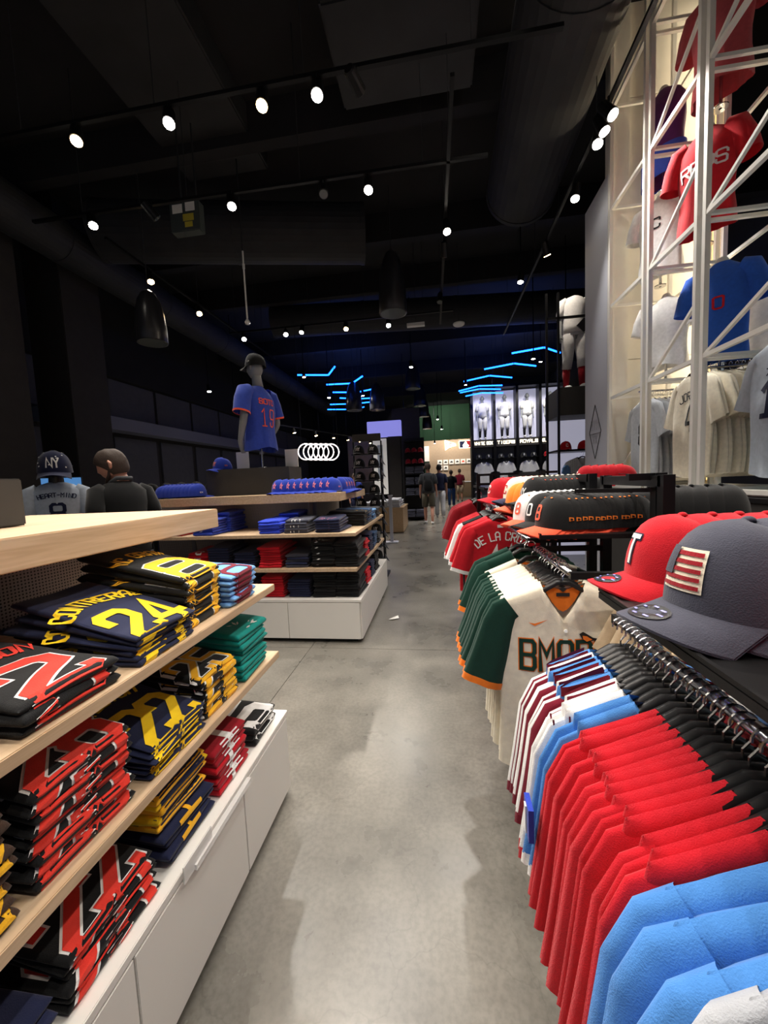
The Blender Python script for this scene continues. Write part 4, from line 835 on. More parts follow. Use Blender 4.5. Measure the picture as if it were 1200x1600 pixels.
# caps on the second unit top
TZ = 1.264
c_bp = P(cap('royal', 'royal', ('*', 'pink', None, .05), 'pink')); cap_row(c_bp, -1.46, 3.46, TZ+.012, 9, .062, .002, -.35, 'blue cap with pink flower, %s from the left beside the black box', 'blue caps with pink flowers')
c_bo = P(cap('royal', 'royal', ('NY', 'orange', None, .035), 'white')); cap_row(c_bo, -.95, 3.62, TZ+.012, 4, .0, .11, PI/2, 'blue cap with orange letters along the aisle end, %s from front', 'blue orange lettered caps at the aisle end')
c_bw = P(cap('royal', 'royal', None, 'white')); cap_row(c_bw, -2.66, 3.46, TZ+.012, 9, .04, .002, PI-.5, 'blue cap facing away left of the black box, %s from the left', 'blue caps left of the black box')

# ------------------------------------------------------------------ boxes and stands on the unit tops
bx = tag(MB().box(-2.32, -.0-1.44, 3.62, 3.98, TZ, 1.53).build('display_plinth', 'dark_box', bev=.004), 'matte dark display box under the blue jersey mannequin', 'display box')
bx2 = tag(MB().box(-1.7, -1.22, .2, .985, TZ, 1.402).build('display_plinth', 'dark_box', bev=.004), 'matte dark display box at the left edge on the near wood top', 'display box')
c_bm = P(cap('royal', 'royal', ('NY', 'orange', None, .035), 'orange')); c_bm.place((-2.2, 3.74, 1.535), (0, 0, -.5), 'single blue cap with orange letters on top of the dark box', None)
for x, lb in ((-2.07, 'white angled sign panel left below the mannequin jersey'), (-1.52, 'white angled sign panel right below the mannequin jersey')):
    tag(MB().box(x-.07, x+.07, 3.92, 3.93, 1.535, 1.72).build('sign_panel', 'paper', rz=0), lb, 'sign')

# ------------------------------------------------------------------ bodies
def head(parent, s=1.0, m='skin', face=True, loc=(0,0,0), rz=0, name='head', hairm=None, rot=None):
    """head looking to -y, origin at the chin/neck joint"""
    vs = []; nu, nv = 28, 20
    for j in range(nv+1):
        ph = PI*j/nv; z = -math.cos(ph)
        for i in range(nu):
            a = 2*PI*i/nu; fx, fy = math.sin(a), -math.cos(a); r = math.sin(ph); jaw = 1-.22*max(0, -z)**1.2
            x = .074*r*fx*jaw; y = .094*r*fy*(1-.12*max(0, -z)); front = max(0, -fy)**6
            if front > .02:
                y -= front*(.016*math.exp(-((z+.12)/.16)**2)+.006*math.exp(-((z-.22)/.08)**2)+.008*math.exp(-((z+.72)/.14)**2)-.006*math.exp(-((z-.05)/.06)**2)*(1 if abs(x) > .014 else 0)+.005*math.exp(-((z+.45)/.07)**2))
            vs.append((x*s, y*s, (.112+.118*z)*s))
    m_ = MB().add(vs, [(j*nu+i, j*nu+(i+1) % nu, (j+1)*nu+(i+1) % nu, (j+1)*nu+i) for j in range(nv) for i in range(nu)])
    for sx in (-1, 1):
        m_.tube([(sx*.072*s, .004*s, .088*s), (sx*.083*s, .012*s, .10*s), (sx*.087*s, .018*s, .122*s), (sx*.08*s, .012*s, .138*s), (sx*.073*s, .0, .13*s)], [.008*s, .011*s, .012*s, .009*s, .006*s], 8)
    m_.tube([(0, .018*s, -.09*s), (0, .012*s, 0), (0, .008*s, .05*s)], [.058*s, .052*s, .05*s], 12)
    o = m_.build(name, m, parent, loc=loc, rz=rz, smooth=True, weld=True, rot=rot)
    if hairm:
        v2 = []; rnd = random.Random(3)
        for j in range(13):
            for i in range(28):
                a = 2*PI*i/28; fx, fy = math.sin(a), -math.cos(a); low = -.62+.95*max(0, -fy)**.7+.12*max(0, abs(fx)-.7)
                z = 1-(1-low)*j/12; z = max(-1, min(1, z)); r = math.sqrt(max(0, 1-z*z)); k = 1.05+.2*max(0, z)*(1+.3*math.sin(a*7+z*3))+.1*max(0, -fy)*max(0, z)+.06*rnd.random() if j < 12 else 1.0
                v2.append((.075*r*fx*k*s, .095*r*fy*k*s, (.112+.119*z*(1.0+.09*max(0, z)))*s))
        MB().add(v2, [(j*28+i, j*28+(i+1) % 28, (j+1)*28+(i+1) % 28, (j+1)*28+i) for j in range(12) for i in range(28)]).build('hair', hairm, o, smooth=True)
    return o
def skin(name, pts, edges, m, parent, root=0, sub=1):
    me = bpy.data.meshes.new(name); me.from_pydata([p[:3] for p in pts], edges, []); me.materials.append(M[m] if m in M else F[m])
    o = bpy.data.objects.new(name, me); C.objects.link(o); o.parent = parent
    md = o.modifiers.new('skin', 'SKIN'); md.use_smooth_shade = True
    sv = me.skin_vertices[0].data if me.skin_vertices else None
    if sv is None:
        bm = bmesh.new(); bm.from_mesh(me); bm.verts.layers.skin.verify(); bm.to_mesh(me); bm.free(); sv = me.skin_vertices[0].data
    for i, p in enumerate(pts):
        r = p[3]; sv[i].radius = (r, p[4] if len(p) > 4 else r); sv[i].use_root = (i == root)
    if sub: s_ = o.modifiers.new('sub', 'SUBSURF'); s_.levels = sub; s_.render_levels = sub
    return o
def loft(m, rings, n=20):
    """rings: (x, y, z, rx, ry)"""
    return m.rings([[(x+rx*math.cos(2*PI*k/n), y+ry*math.sin(2*PI*k/n)+.004*math.sin(5*2*PI*k/n+z*20), z) for k in range(n)] for x, y, z, rx, ry in rings])
def person(nm, loc, rz, label, top, bottom, skinm='skin', hairm='hair', shorts=False, h=1.75, stride=.12, shoe='white', sleeves=True, cat='person', hd=True, socks=None, belt=None, elbow=.0, headless=False, group=None, stand=None):
    """figure facing -y in local space, feet on z=0"""
    k = h/1.75; t = empty(nm, loc, rz, label, cat, group); Z_ = lambda z: z*k
    hip, kn, an = .92*k, .50*k, .08*k; sh = 1.42*k
    pts = [(0, 0, hip+.03*k, .12*k, .09*k), (0, 0, 1.12*k, .115*k, .08*k), (0, .0, 1.30*k, .14*k, .09*k), (0, .005, 1.44*k, .07*k, .055*k), (0, 0, 1.52*k, .05*k)]
    E_ = [(0, 1), (1, 2), (2, 3), (3, 4)]
    def chain(start, ps):
        a = start
        for p in ps: pts.append(p); E_.append((a, len(pts)-1)); a = len(pts)-1
        return a
    for s in (-1, 1):
        fy = -s*stride*k
        hand = chain(2, [(s*.17*k, .005, 1.40*k, .052*k), (s*.215*k, .03*k+elbow*.4, 1.13*k, .040*k), (s*(.235-elbow*.3)*k, -.03*k-elbow, .90*k, .028*k), (s*(.24-elbow*.6)*k, -.05*k-elbow, .83*k, .030*k, .018*k)])
        hx, hy, hz = pts[hand][:3]
        for f in range(4): chain(hand, [(hx+s*.0, hy-.024*k+.016*f*k, hz-.05*k, .008*k), (hx-s*.006*k, hy-.026*k+.017*f*k, hz-(.078+.008*(f in (1, 2)))*k, .0065*k)])
        chain(hand, [(hx-s*.008*k, hy-.04*k, hz-.02*k, .009*k), (hx-s*.012*k, hy-.05*k, hz-.048*k, .008*k)])
        chain(0, [(s*.09*k, 0, hip-.06*k, .085*k), (s*.10*k, fy*.5-.01, kn, .058*k), (s*.10*k, fy+.02*k, .27*k, .052*k), (s*.10*k, fy+.02*k, an, .034*k), (s*.105*k, fy-.10*k, .035*k, .03*k)])
    if headless: pts[4] = (0, 0, 1.47*k, .05*k)
    skin('body', pts, E_, skinm, t)
    if hd: head(t, 1.02*k, skinm, loc=(0, -.005, 1.53*k), hairm=hairm)
    m = MB(); loft(m, [(0, 0, .90*k, .185*k, .125*k), (0, 0, 1.0*k, .18*k, .125*k), (0, 0, 1.15*k, .17*k, .118*k), (0, 0, 1.30*k, .195*k, .128*k), (0, .004, 1.40*k, .19*k, .11*k), (0, .005, 1.455*k, .12*k, .08*k), (0, .005, 1.475*k, .065*k, .06*k)])
    sh_ = m.build('shirt', top, t, smooth=True)
    for s in (-1, 1):
        MB().tube([(s*.13*k, .0, 1.415*k), (s*.175*k, .005, 1.39*k), (s*.205*k, .02*k+elbow*.2, 1.27*k), (s*.222*k, .03*k+elbow*.35, 1.15*k)], [.052*k, .066*k, .064*k, .062*k], 14).build('sleeve', top, sh_, smooth=True)
    m = MB(); loft(m, [(0, 0, .86*k, .17*k, .125*k), (0, 0, .94*k, .172*k, .12*k), (0, 0, 1.0*k, .165*k, .115*k)]); tr = m.build('shorts' if shorts else 'trousers', bottom, t, smooth=True)
    for s in (-1, 1):
        fy = -s*stride*k; e = .50 if shorts else (.36 if socks else .09)
        ps = [(s*.088*k, 0, .88*k), (s*.097*k, fy*.25, .7*k), (s*.1*k, fy*.5-.01, .5*k)]; rr = [.105*k, .098*k, .095*k if shorts else .078*k]
        if not shorts: ps += [(s*.1*k, fy*.85+.01, max(e, .3)*k)]+([(s*.1*k, fy+.02*k, e*k)] if e < .3 else []); rr += [.07*k]+([.066*k] if e < .3 else [])
        MB().tube(ps, rr, 16).build('trouser_leg', bottom, tr, smooth=True)
        if socks: MB().tube([(s*.1*k, fy*.85+.01, .4*k), (s*.1*k, fy+.02*k, .27*k), (s*.1*k, fy+.02*k, .08*k)], [.06*k, .058*k, .042*k], 12).build('sock', socks, t, smooth=True)
        MB().tube([(s*.1*k, fy+.06*k, .045*k), (s*.1*k, fy, .055*k), (s*.103*k, fy-.09*k, .04*k), (s*.105*k, fy-.16*k, .03*k)], [.035*k, .046*k, .044*k, .025*k], 12, flat=.85).build('shoe', shoe, t, smooth=True)
    if belt:
        m = MB(); loft(m, [(0, 0, .965*k, .177*k, .124*k), (0, 0, .995*k, .174*k, .122*k)]); m.build('belt', belt, t, smooth=True)
    if stand: MB().tube([(0, .05, 0), (0, .05, .4*k)], .012, 8).lathe([(.16, 0), (.16, .012), (.02, .016)], 20).build('stand', stand, t)
    return t
# walking customers
p1 = person('person', (-.28, 11.5, 0), PI, 'man walking away wearing dark tee, olive shorts and small black backpack', 'charcoal', 'khaki', shorts=True, h=1.80, stride=.14)
bpk = MB(); loft(bpk, [(0, -.16, .98, .10, .05), (0, -.17, 1.05, .125, .07), (0, -.17, 1.22, .12, .07), (0, -.16, 1.34, .08, .04)]); b_ = bpk.build('backpack', 'black', smooth=True); b_.location = (-.28, 11.5, 0); b_.location = (-.28, 11.48-.0, 0)
tag(b_, 'small black backpack worn by the walking man in shorts', 'backpack')
for s in (-1, 1): MB().tube([(s*.08, -.12, 1.02), (s*.1, -.14, 1.2), (s*.09, -.1, 1.42), (s*.085, 0, 1.475), (s*.08, .1, 1.42)], .012, 6).build('strap', 'black', b_)
person('person', (.06, 13.2, 0), PI, 'man in navy tee and pale grey trousers walking beside the backpack man', 'navy', 'palegrey', h=1.80, hairm='hair2')
person('person', (.62, 18.0, 0), PI, 'person in black top and blue jeans standing farther down the aisle', 'black', 'denim', h=1.68, stride=.05)
person('person', (1.20, 21.5, 0), PI+.1, 'person in maroon tee and khaki shorts standing far down the aisle', 'maroon', 'tan', shorts=True, h=1.78, stride=.05, shoe='black', skinm='skin2')
person('person', (-2.55, 11.8, 0), .6, 'small figure in blue top standing at the far left fixtures', 'jersblue', 'navy', h=1.6, stride=.05)
# man behind the near unit, dark top, looking down left
def man():
    t = person('person', (-2.47, 2.72, 0), -2.0, 'man with swept brown hair and beard in black jacket looking down at left', 'black', 'charcoal', h=1.70, stride=.03, hd=False, elbow=.08)
    h_ = head(t, 1.08, 'skin', loc=(0, -.02, 1.44), rot=(.3, 0, .85), hairm='hair')
    MB().tube([(-.07, .0, 1.47), (-.05, .06, 1.50), (.05, .06, 1.50), (.07, 0, 1.47), (.04, -.05, 1.44), (-.04, -.05, 1.44), (-.07, .0, 1.47)], .017, 10, cap=False).build('collar', 'charcoal', t, smooth=True, loc=(0, .0, -.045))
    mb = MB()   # beard along the jaw
    for s in (-1, 1): mb.tube([(s*.068, -.015, .09), (s*.066, -.03, .05), (s*.05, -.062, .018), (s*.02, -.082, .008), (0, -.086, .006)], [.006, .012, .014, .012, .01], 8)
    mb.build('beard', 'hair', h_, smooth=True)
    return t
man()
# display mannequin with grey number jersey and backwards starry cap
def shopper():
    t = person('mannequin', (-3.36, 3.0, 0), PI+.75, 'figure seen from behind in grey HEART-MIND 8 jersey and backwards navy cap', 'bluegrey', 'navy', skinm='black_plastic', hairm=None, h=1.73, stride=.0, elbow=.05, cat='mannequin')
    k = 1.73/1.75
    def bk(x, y, off):
        z = y; rx = .19*k; a = max(-1, min(1, x/rx)); f = 1.30*k; ry = .122*k*(1 if z < 1.35*k else max(.5, 1-(z-1.35*k)*3.2))
        return (-x, (ry+.004+off*2)*math.sqrt(max(0.02, 1-a*a)), z)
    lettering('HEART-MIND', 0, 1.325*k+.02, .036, .02, .006, .0065, bk, 'navy', t, 'name_lettering', arc_r=.45); lettering('8', 0, 1.13*k, .15, .09, .02, .026, bk, 'navy', t, 'number', step=.02)
    c = P(cap('navy', 'navy', ('NY', 'white', None, .045), None)); MB().add([(0,0,0)], [])
    c.place((-3.36, 3.0, 1.545), (.1, 0, .75), 'navy cap with white NY monogram and stars on the grey jersey figure', None, scale=(1.5, 1.5, 1.55))
    mb = MB(); rnd = random.Random(5)
    for k_ in range(26):
        a, e = rnd.uniform(-PI, PI), rnd.uniform(.1, .9); r = .0845; d = Vector((r*math.cos(e*1.4)**.62*math.sin(a), -.0995*math.cos(e*1.4)**.62*math.cos(a), .118*math.sin(e*1.4)+.001))
        q = d.orthogonal().normalized()*.005; w_ = d.cross(q).normalized()*.005; mb.add([d+q+d.normalized()*.002, d+w_+d.normalized()*.002, d-q+d.normalized()*.002, d-w_+d.normalized()*.002], [(0, 1, 2, 3)])
    mb.build('stars', 'white', c.o)
    return t
shopper()
# headless or grey torso mannequins with jerseys
def bust(nm, loc, rz, label, jersey, sleeve=None, skinm='mannequin', hd=True, L=.62, s=1.0, arms=True, trim=None, hands=False, tank=False, group=None, pole=0.2):
    """torso form: origin at the pole base; jersey hem at z=pole"""
    t = empty(nm, loc, rz, label, 'mannequin', group); b = pole; sh = b+L*s
    m = MB(); n = 32
    prof = [(0, .205, .135), (.12, .20, .13), (.28, .19, .122), (.45, .195, .125), (.62, .215, .132), (.80, .215, .12), (.90, .165, .09), (.955, .10, .07), (.985, .065, .055)]
    def surf(a, f):
        for (f0, r0, q0), (f1, r1, q1) in zip(prof[:-1], prof[1:]):
            if f <= f1 or f1 == prof[-1][0]:
                u = min(1, max(0, (f-f0)/(f1-f0))); rx, ry = r0+(r1-r0)*u, q0+(q1-q0)*u; break
        wv = .010*(1-f)**1.2*math.sin(7*a+f*3)+.006*(1-f)*math.sin(13*a-f*8)
        hem = -.035*abs(math.cos(a))*0+.045*(abs(math.cos(a))**3)*(1-f) if f < .3 else 0
        return ((rx+wv)*s*math.sin(a), (ry+wv)*s*math.cos(a), b+(f*L+hem*(1 if f == 0 else max(0, 1-f*4)))*s)
    fs = [0, .06, .12, .2, .28, .36, .45, .54, .62, .71, .80, .86, .90, .93, .955, .985]
    m.rings([[surf(2*PI*k/n, f) for k in range(n)] for f in fs], cap=False); j = m.build('jersey', jersey, t, smooth=True)
    for sx in (-1, 1):
        if not tank:
            q = [(sx*.13, 0, b+L*.90), (sx*.19, 0, b+L*.87), (sx*.235, .004, b+L*.74), (sx*.268, .012, b+L*.56)]; q = [tuple(v*s if i < 2 else (b+(v-b)*s) for i, v in enumerate(p)) for p in q]
            sl_ = MB().tube(q, [.07*s, .088*s, .088*s, .088*s], 16, cap=False).build('sleeve', sleeve or jersey, j, smooth=True)
            if trim: MB().rings([[tuple(Vector(q[3])+Vector((math.cos(2*PI*k/16)*.089*s, math.sin(2*PI*k/16)*.089*s, dz+math.cos(2*PI*k/16)*sx*.02))) for k in range(16)] for dz in (-.012, .006)], cap=False).build('cuff', trim, sl_)
    pts = [(0, 0, b+L*.3*s, .13*s, .09*s), (0, 0, b+L*.8*s, .15*s, .09*s), (0, 0, b+L*.97*s, .055*s), (0, -.005, b+(L+.05)*s, .05*s)]; E_ = [(0, 1), (1, 2), (2, 3)]
    if arms:
        for sx in (-1, 1):
            a = 1
            ps = [(sx*.18*s, 0, b+L*.84*s, .05*s), (sx*.265*s, .03*s, b+L*.46*s, .042*s), (sx*.20*s, -.10*s, b+L*.16*s, .030*s), (sx*.17*s, -.13*s, b+L*.08*s, .032*s, .02*s)] if hands else [(sx*.18*s, 0, b+L*.84*s, .05*s), (sx*.262*s, .02*s, b+L*.45*s, .042*s)]
            for p in ps: pts.append(p); E_.append((a, len(pts)-1)); a = len(pts)-1
            if hands:
                hx, hy, hz = pts[a][:3]; hd_ = a
                for f in range(4): pts.append((hx-sx*.02, hy-.022+.015*f, hz-.045, .008)); E_.append((hd_, len(pts)-1)); pts.append((hx-sx*.032, hy-.02+.014*f, hz-.066, .007)); E_.append((len(pts)-2, len(pts)-1))
                pts.append((hx-sx*.03, hy-.035, hz-.012, .009)); E_.append((hd_, len(pts)-1))
    skin('torso_form', pts, E_, skinm, t)
    if hd: 
        hh = head(t, 1.0*s, skinm, loc=(0, -.01, b+(L+.075)*s), rot=(.05, 0, 0))
    if pole: MB().tube([(0, 0, .0), (0, 0, b+.2)], .011, 10).lathe([(.05, 0), (.05, .008), (.02, .014)], 24).build('pole_stand', 'chrome', t)
    def bkf(x, y, off):
        f = (y-b)/(L*s); a = math.asin(max(-.95, min(.95, x/(.20*s)))); p = Vector(surf(-a, max(0, min(.95, f)))); nrm = Vector((p.x, p.y, 0)).normalized(); return tuple(p+nrm*(off*1.6+.002))
    def frf(x, y, off):
        f = (y-b)/(L*s); a = math.asin(max(-.95, min(.95, x/(.20*s)))); p = Vector(surf(PI-a, max(0, min(.95, f)))); nrm = Vector((p.x, p.y, 0)).normalized(); return tuple(p+nrm*(off*1.6+.002))
    return t, bkf, frf
t, bk, fr = bust('mannequin', (-1.80, 3.82, 1.53), -PI/2-.30, 'grey mannequin in blue number jersey with red lettering and black cap', 'jersblue', trim='coral', hands=True, L=.72, s=.93, pole=.17)
lettering('SOTO', 0, .17+.47, .05, .036, .012, .01, bk, 'coral', t, 'name_lettering'); lettering('19', 0, .17+.25, .17, .07, .03, .012, bk, 'coral', t, 'number', step=.015)
c_bk = P(cap('black', 'black', None, 'white')); c_bk.place((-1.80, 3.815, 2.555), (0, 0, -PI/2-.30), 'black fitted cap on the head of the blue jersey mannequin', None, scale=1.13)

# ------------------------------------------------------------------ white truss with hanging jerseys
ts = empty('display_truss', (0, 0, 0), 0, 'tall white metal lattice truss holding jerseys on the right', 'truss')
XF, XK = 1.9, 2.48; LEV = [1.18, 2.13, 3.09, 4.07, 5.05]; YP = [4.6, 3.87, 3.15, 2.15, 1.25]
def tb_(a, b, nm='bar', w_=.03): MB().bar(a, b, w_).build(nm, 'white_metal', ts)
for i, y in enumerate(YP):
    for dy in ((.0,) if i == 0 else (-.045, .045)):
        tb_((XF, y+dy, 1.14), (XF, y+dy, 6.05), 'post', .034); tb_((XK, y+dy, 1.14), (XK, y+dy, 6.05), 'post', .034)
    for z in LEV: tb_((XF, y-.045, z), (XK, y-.045, z), 'crossbar', .024)
    if i:
        for z in LEV[1:]: tb_((XF, y+.045, z), (XK, y+.045, z), 'crossbar', .024)
for a, b in zip(YP[:-1], YP[1:]):
    for j, z in enumerate(LEV):
        tb_((XF, a-.045, z), (XF, b+.045, z), 'rail', .03); tb_((XK, a-.045, z), (XK, b+.045, z), 'rail', .026)
    for j, (z0, z1_) in enumerate(zip(LEV[1:-1], LEV[2:])):
        if a < 4.5: tb_((XF, a-.045, z0), (XF, b+.045, z0+.40), 'diagonal', .022)
tb_((XF, 4.6, 1.18), (XK, 4.6, 2.13), 'diagonal', .018)
# shelf boards of the truss bottom
MB().box(XF, XK, 1.2, 4.6, 1.155, 1.17).build('base_shelf', 'whitewall', ts)
for y0, y1, y in ((3.2, 3.75, 3.42), (2.25, 2.95, 2.64), (4.0, 4.5, 4.24)): MB().tube([(XF+.12, y, 2.12), (XK+.05, y, 2.12)], .01, 8).build('hang_rail', 'chrome', ts)
def numj(col, name, num, nc, seed, s=.9, **k):
    o, fm, bm = garment('baseball_jersey', col, col, seed, L=.80, v=.13, sl=.24, th=.02, **k)
    # these hang with their backs to the aisle
    if name: lettering(name, 0, -.20, .06, .035 if len(name) > 3 else .07, .012, .0085, bm, nc, o, 'name_lettering', arc_r=.3 if len(name) > 3 else None)
    lettering(num, 0, -.44, .2, .1, .02, .032, bm, nc, o, 'number', step=.015); return o
jc = P(numj('cream', 'JORGE', '4', 'black', 70, trim='cream')); jc2 = P(garment('baseball_jersey', 'cream', 'cream', 71, L=.80, sl=.24)[0])
j17 = P(numj('bluegrey', '大谷', '17', 'navy', 72)); j172 = P(garment('baseball_jersey', 'bluegrey', 'bluegrey', 73, L=.78, sl=.24)[0])
jg = P(numj('grey', None, '8', 'black', 74)); jg2 = P(garment('baseball_jersey', 'grey', 'grey', 75, L=.76, sl=.24)[0])
WG = 'white truss jerseys'
def hangx(first, rest, x, y, n, dx, z, desc, group):
    rnd = random.Random(hash_(desc))
    for k in range(n):
        pr = first if k == 0 else rest; a = PI/2+rnd.uniform(-.06, .06)+(.0 if k else .05)
        pr.place((x+dx*k, y+rnd.uniform(-.01, .01), z), (0, rnd.uniform(-.02, .02), a), desc % nth(k), group)
        hp.place((x+dx*k, y, z), (0, 0, a), 'hanger of '+desc % nth(k), 'hangers in the truss')
hangx(jc, jc2, 2.03, 3.44, 12, .045, 2.15, 'cream jersey in the truss, %s back from the number 4 one', 'cream jerseys in the truss')
hangx(j17, j172, 2.02, 2.62, 11, .05, 2.15, 'pale blue grey jersey in the truss, %s back from the 17 one', 'blue grey jerseys in the truss')
hangx(jg, jg2, 2.06, 4.22, 12, .045, 2.1, 'grey jersey in the truss far bay, %s back from the aisle', 'grey jerseys in the truss far bay')
def tr_bust(x, y, z, rz, lb, col, txt=None, tc='white', sleeve=None, tank=False, s=.95, L=.66, small=None):
    t, bk, fr = bust('torso_mannequin', (x, y, z), rz, lb, col, sleeve=sleeve, skinm='mannequin_white', hd=False, L=L, s=s, arms=False, tank=tank, pole=.1)
    if txt: lettering(txt, 0, .1+.40, .085, .055, .012, .014, fr, tc, t, 'lettering')
    if small: lettering(small, 0, .1+.30, .04, .03, .01, .007, fr, tc, t, 'number')
    return t
AW = -PI/2+.75
tr_bust(2.12, 3.47, 3.06, AW, 'white torso form in a red REDS shirt inside the truss', 'red', 'REDS', small='C', s=.88, L=.84)
tr_bust(2.2, 3.47, 4.03, AW-.2, 'torso form in a pinkish red shirt highest in the truss', 'rose', s=.9, L=.86)
tr_bust(2.24, 3.47, 2.05, AW+.1, 'torso form in a bright blue jersey inside the truss', 'blue', '0', 'red', s=.86, L=.90)
tr_bust(2.2, 4.22, 3.95, AW-.3, 'torso form in purple top with blue hem inside the truss', 'purple', s=.88, L=.9, tank=True)
for k in kids(bpy.data.objects[[o.name for o in C.objects if o.get('label', '').startswith('torso form in purple')][0]]):
    if k.name.startswith('jersey'):
        mb = MB(); mb.rings([[(.196*math.sin(2*PI*i/32), .13*math.cos(2*PI*i/32), z) for i in range(32)] for z in (.10, .34)], cap=False); mb.build('lower_panel', 'jersblue', k, smooth=True)
tr_bust(2.18, 4.2, 3.09, AW, 'torso form in a plain white jersey, upper far bay', 'white', 'C', 'black', s=.88, L=.8)
tr_bust(2.24, 4.2, 2.2, AW, 'torso form in a plain white jersey, lower far bay', 'white', s=.88, L=.78)
tr_bust(2.9, 3.9, 2.2, AW, 'white torso form standing behind the lattice beside the light strip', 'palegrey', s=.9)

# ------------------------------------------------------------------ uniform mannequin on the black box beside the pale wall
un = empty('display_cabinet', (0, 0, 0), 0, 'black display cabinet with box top beside the pale wall', 'cabinet')
MB().box(1.78, 2.6, 6.0, 6.7, 2.18, 2.58).build('box_top', 'dark_box', un, bev=.004)
for x in (1.62, 1.78): MB().bar((x, 6.0, 0), (x, 6.0, 3.9), .03).build('post', 'black_metal', un)
MB().bar((1.62, 6.0, 3.55), (2.6, 6.0, 3.55), .03).build('crossbar', 'black_metal', un)
MB().box(1.78, 2.6, 6.6, 6.66, 0, 2.18).build('back_panel', 'backlit', un); MB().box(1.78, 2.6, 6.1, 6.6, 1.66, 1.69).build('shelf', 'black_metal', un)
MB().box(1.78, 2.6, 6.1, 6.6, .9, .93).build('shelf', 'black_metal', un)
person('mannequin', (2.1, 6.3, 2.58), 0.1, 'headless mannequin in white baseball uniform with red socks on black box', 'white', 'palegrey', skinm='mannequin', hd=False, socks='darkred', h=1.62, stride=.06, belt='darkred', headless=True, cat='mannequin')
MB_ = MB().box(-.07, .07, -.008, .008, -.07, .07).build('hanging_tag', 'black_plastic', loc=(2.12, 5.98, 3.42), rot=(0, PI/4, 0)); tag(MB_, 'black diamond tag hanging from the cabinet crossbar', 'tag')
cap_row(c_rd, 1.95, 6.25, 1.70, 2, .26, 0, 0, 'red cap with white C on the cabinet shelf, %s of two', 'red caps on the cabinet shelf')
pv = P(garment('baseball_jersey', 'palegrey', 'palegrey', 80, L=.6, pinstripe='charcoal', sl=.05, v=.14)[0]); pv.place((2.16, 6.15, 1.64), (0, 0, 0), 'sleeveless grey pinstriped vest jersey hanging in the cabinet', None)
hp.place((2.16, 6.15, 1.64), (0, 0, 0), 'hanger of the pinstriped vest jersey', None)
plt = P(garment('trousers', 'lightblue', 'lightblue', 81, L=.5, sl=.05, cat='trousers')[0]); plt.place((1.9, 6.05, 1.5), (0, 0, .9), 'pale blue garment hanging at the left of the cabinet', None, scale=.6)

# ------------------------------------------------------------------ team display wall, four backlit bays
tw = empty('team_display_wall', (0, 16, 0), 0, 'black team wall of four backlit mannequin bays', 'display wall'); X0 = 1.44; BW = .87
names = ['WHITE SOX', 'TIGERS', 'ROYALS', 'GUARDIANS']
for i in range(5): MB().box(X0+i*BW-.05, X0+i*BW+.05, -.1, .5, 0, 4.85).build('divider', 'black_metal', tw)
for i in range(4):
    x = X0+i*BW
    MB().box(x+.05, x+BW-.05, .4, .45, 2.82, 4.75).build('backlit_panel', 'backlit', tw); MB().box(x+.05, x+BW-.05, -.05, .5, 2.5, 2.8).build('header', 'dark_box', tw)
    MB().box(x+.05, x+BW-.05, .4, .45, 0, 2.5).build('back_panel', 'stone', tw)
    mb = MB(); nm = names[i]; wd = min(.1, .56/len(nm)); strips(mb, nm, x+BW/2-twidth(nm, wd, .02)/2, 2.6, .11, wd, .02, .022, lambda a, b, o: (a, -.055-o, b), .1); mb.build('lit_name', 'letters', tw)
    MB().box(x+.05, x+BW-.05, 0, .4, 2.02, 2.05).build('shelf', 'black_metal', tw)
    MB().box(x+.05, x+BW-.05, 0, .4, 1.0, 1.03).build('shelf', 'black_metal', tw)
MB().box(X0-.05, X0+4*BW+.05, -.1, .5, 4.8, 4.9).build('top_rail', 'black_metal', tw)
um = None
UN = ['leftmost bay', 'second bay', 'third bay', 'fourth bay']
for i in range(4):
    person('mannequin', (X0+(i+.5)*BW, 16.2, 2.82), .05*i, 'mannequin in white uniform with dark socks, %s of the team wall' % UN[i], 'white', 'palegrey' if i < 3 else 'white', skinm='mannequin', hairm=None, socks='black' if i < 3 else 'darkred', h=1.72, belt='black', cat='mannequin', stride=.04, group='uniform mannequins in the team wall')
    spot_light((X0+(i+.5)*BW, 14.6, 5.2), (X0+(i+.5)*BW, 16.3, 3.2), 190, NEUT, 60)  # added front light for each bay, no fixture modelled
c_sm = P(cap('black', 'black', ('S', 'white', None, .05), None))
jw = P(garment('baseball_jersey', 'white', 'white', 85, L=.72, v=.1)[0])
for i in range(4):
    x = X0+(i+.5)*BW
    for s in (-1, 1): (c_sm if i < 3 else c_rd).place((x+s*.19, 16.05, 2.06), (0, 0, 0), '%s cap %s in the %s of the team wall' % ('black' if i < 3 else 'red', 'left' if s < 0 else 'right', UN[i]), 'caps on the team wall', scale=1.3)
    jw.place((x, 15.98, 1.98), (0, 0, 0), 'white jersey hanging in the %s of the team wall' % UN[i], 'jerseys on the team wall', scale=1.15)
    hp.place((x, 15.98, 1.98), (0, 0, 0), 'hanger of the white jersey in the %s' % UN[i], 'hangers on the team wall', scale=1.15)
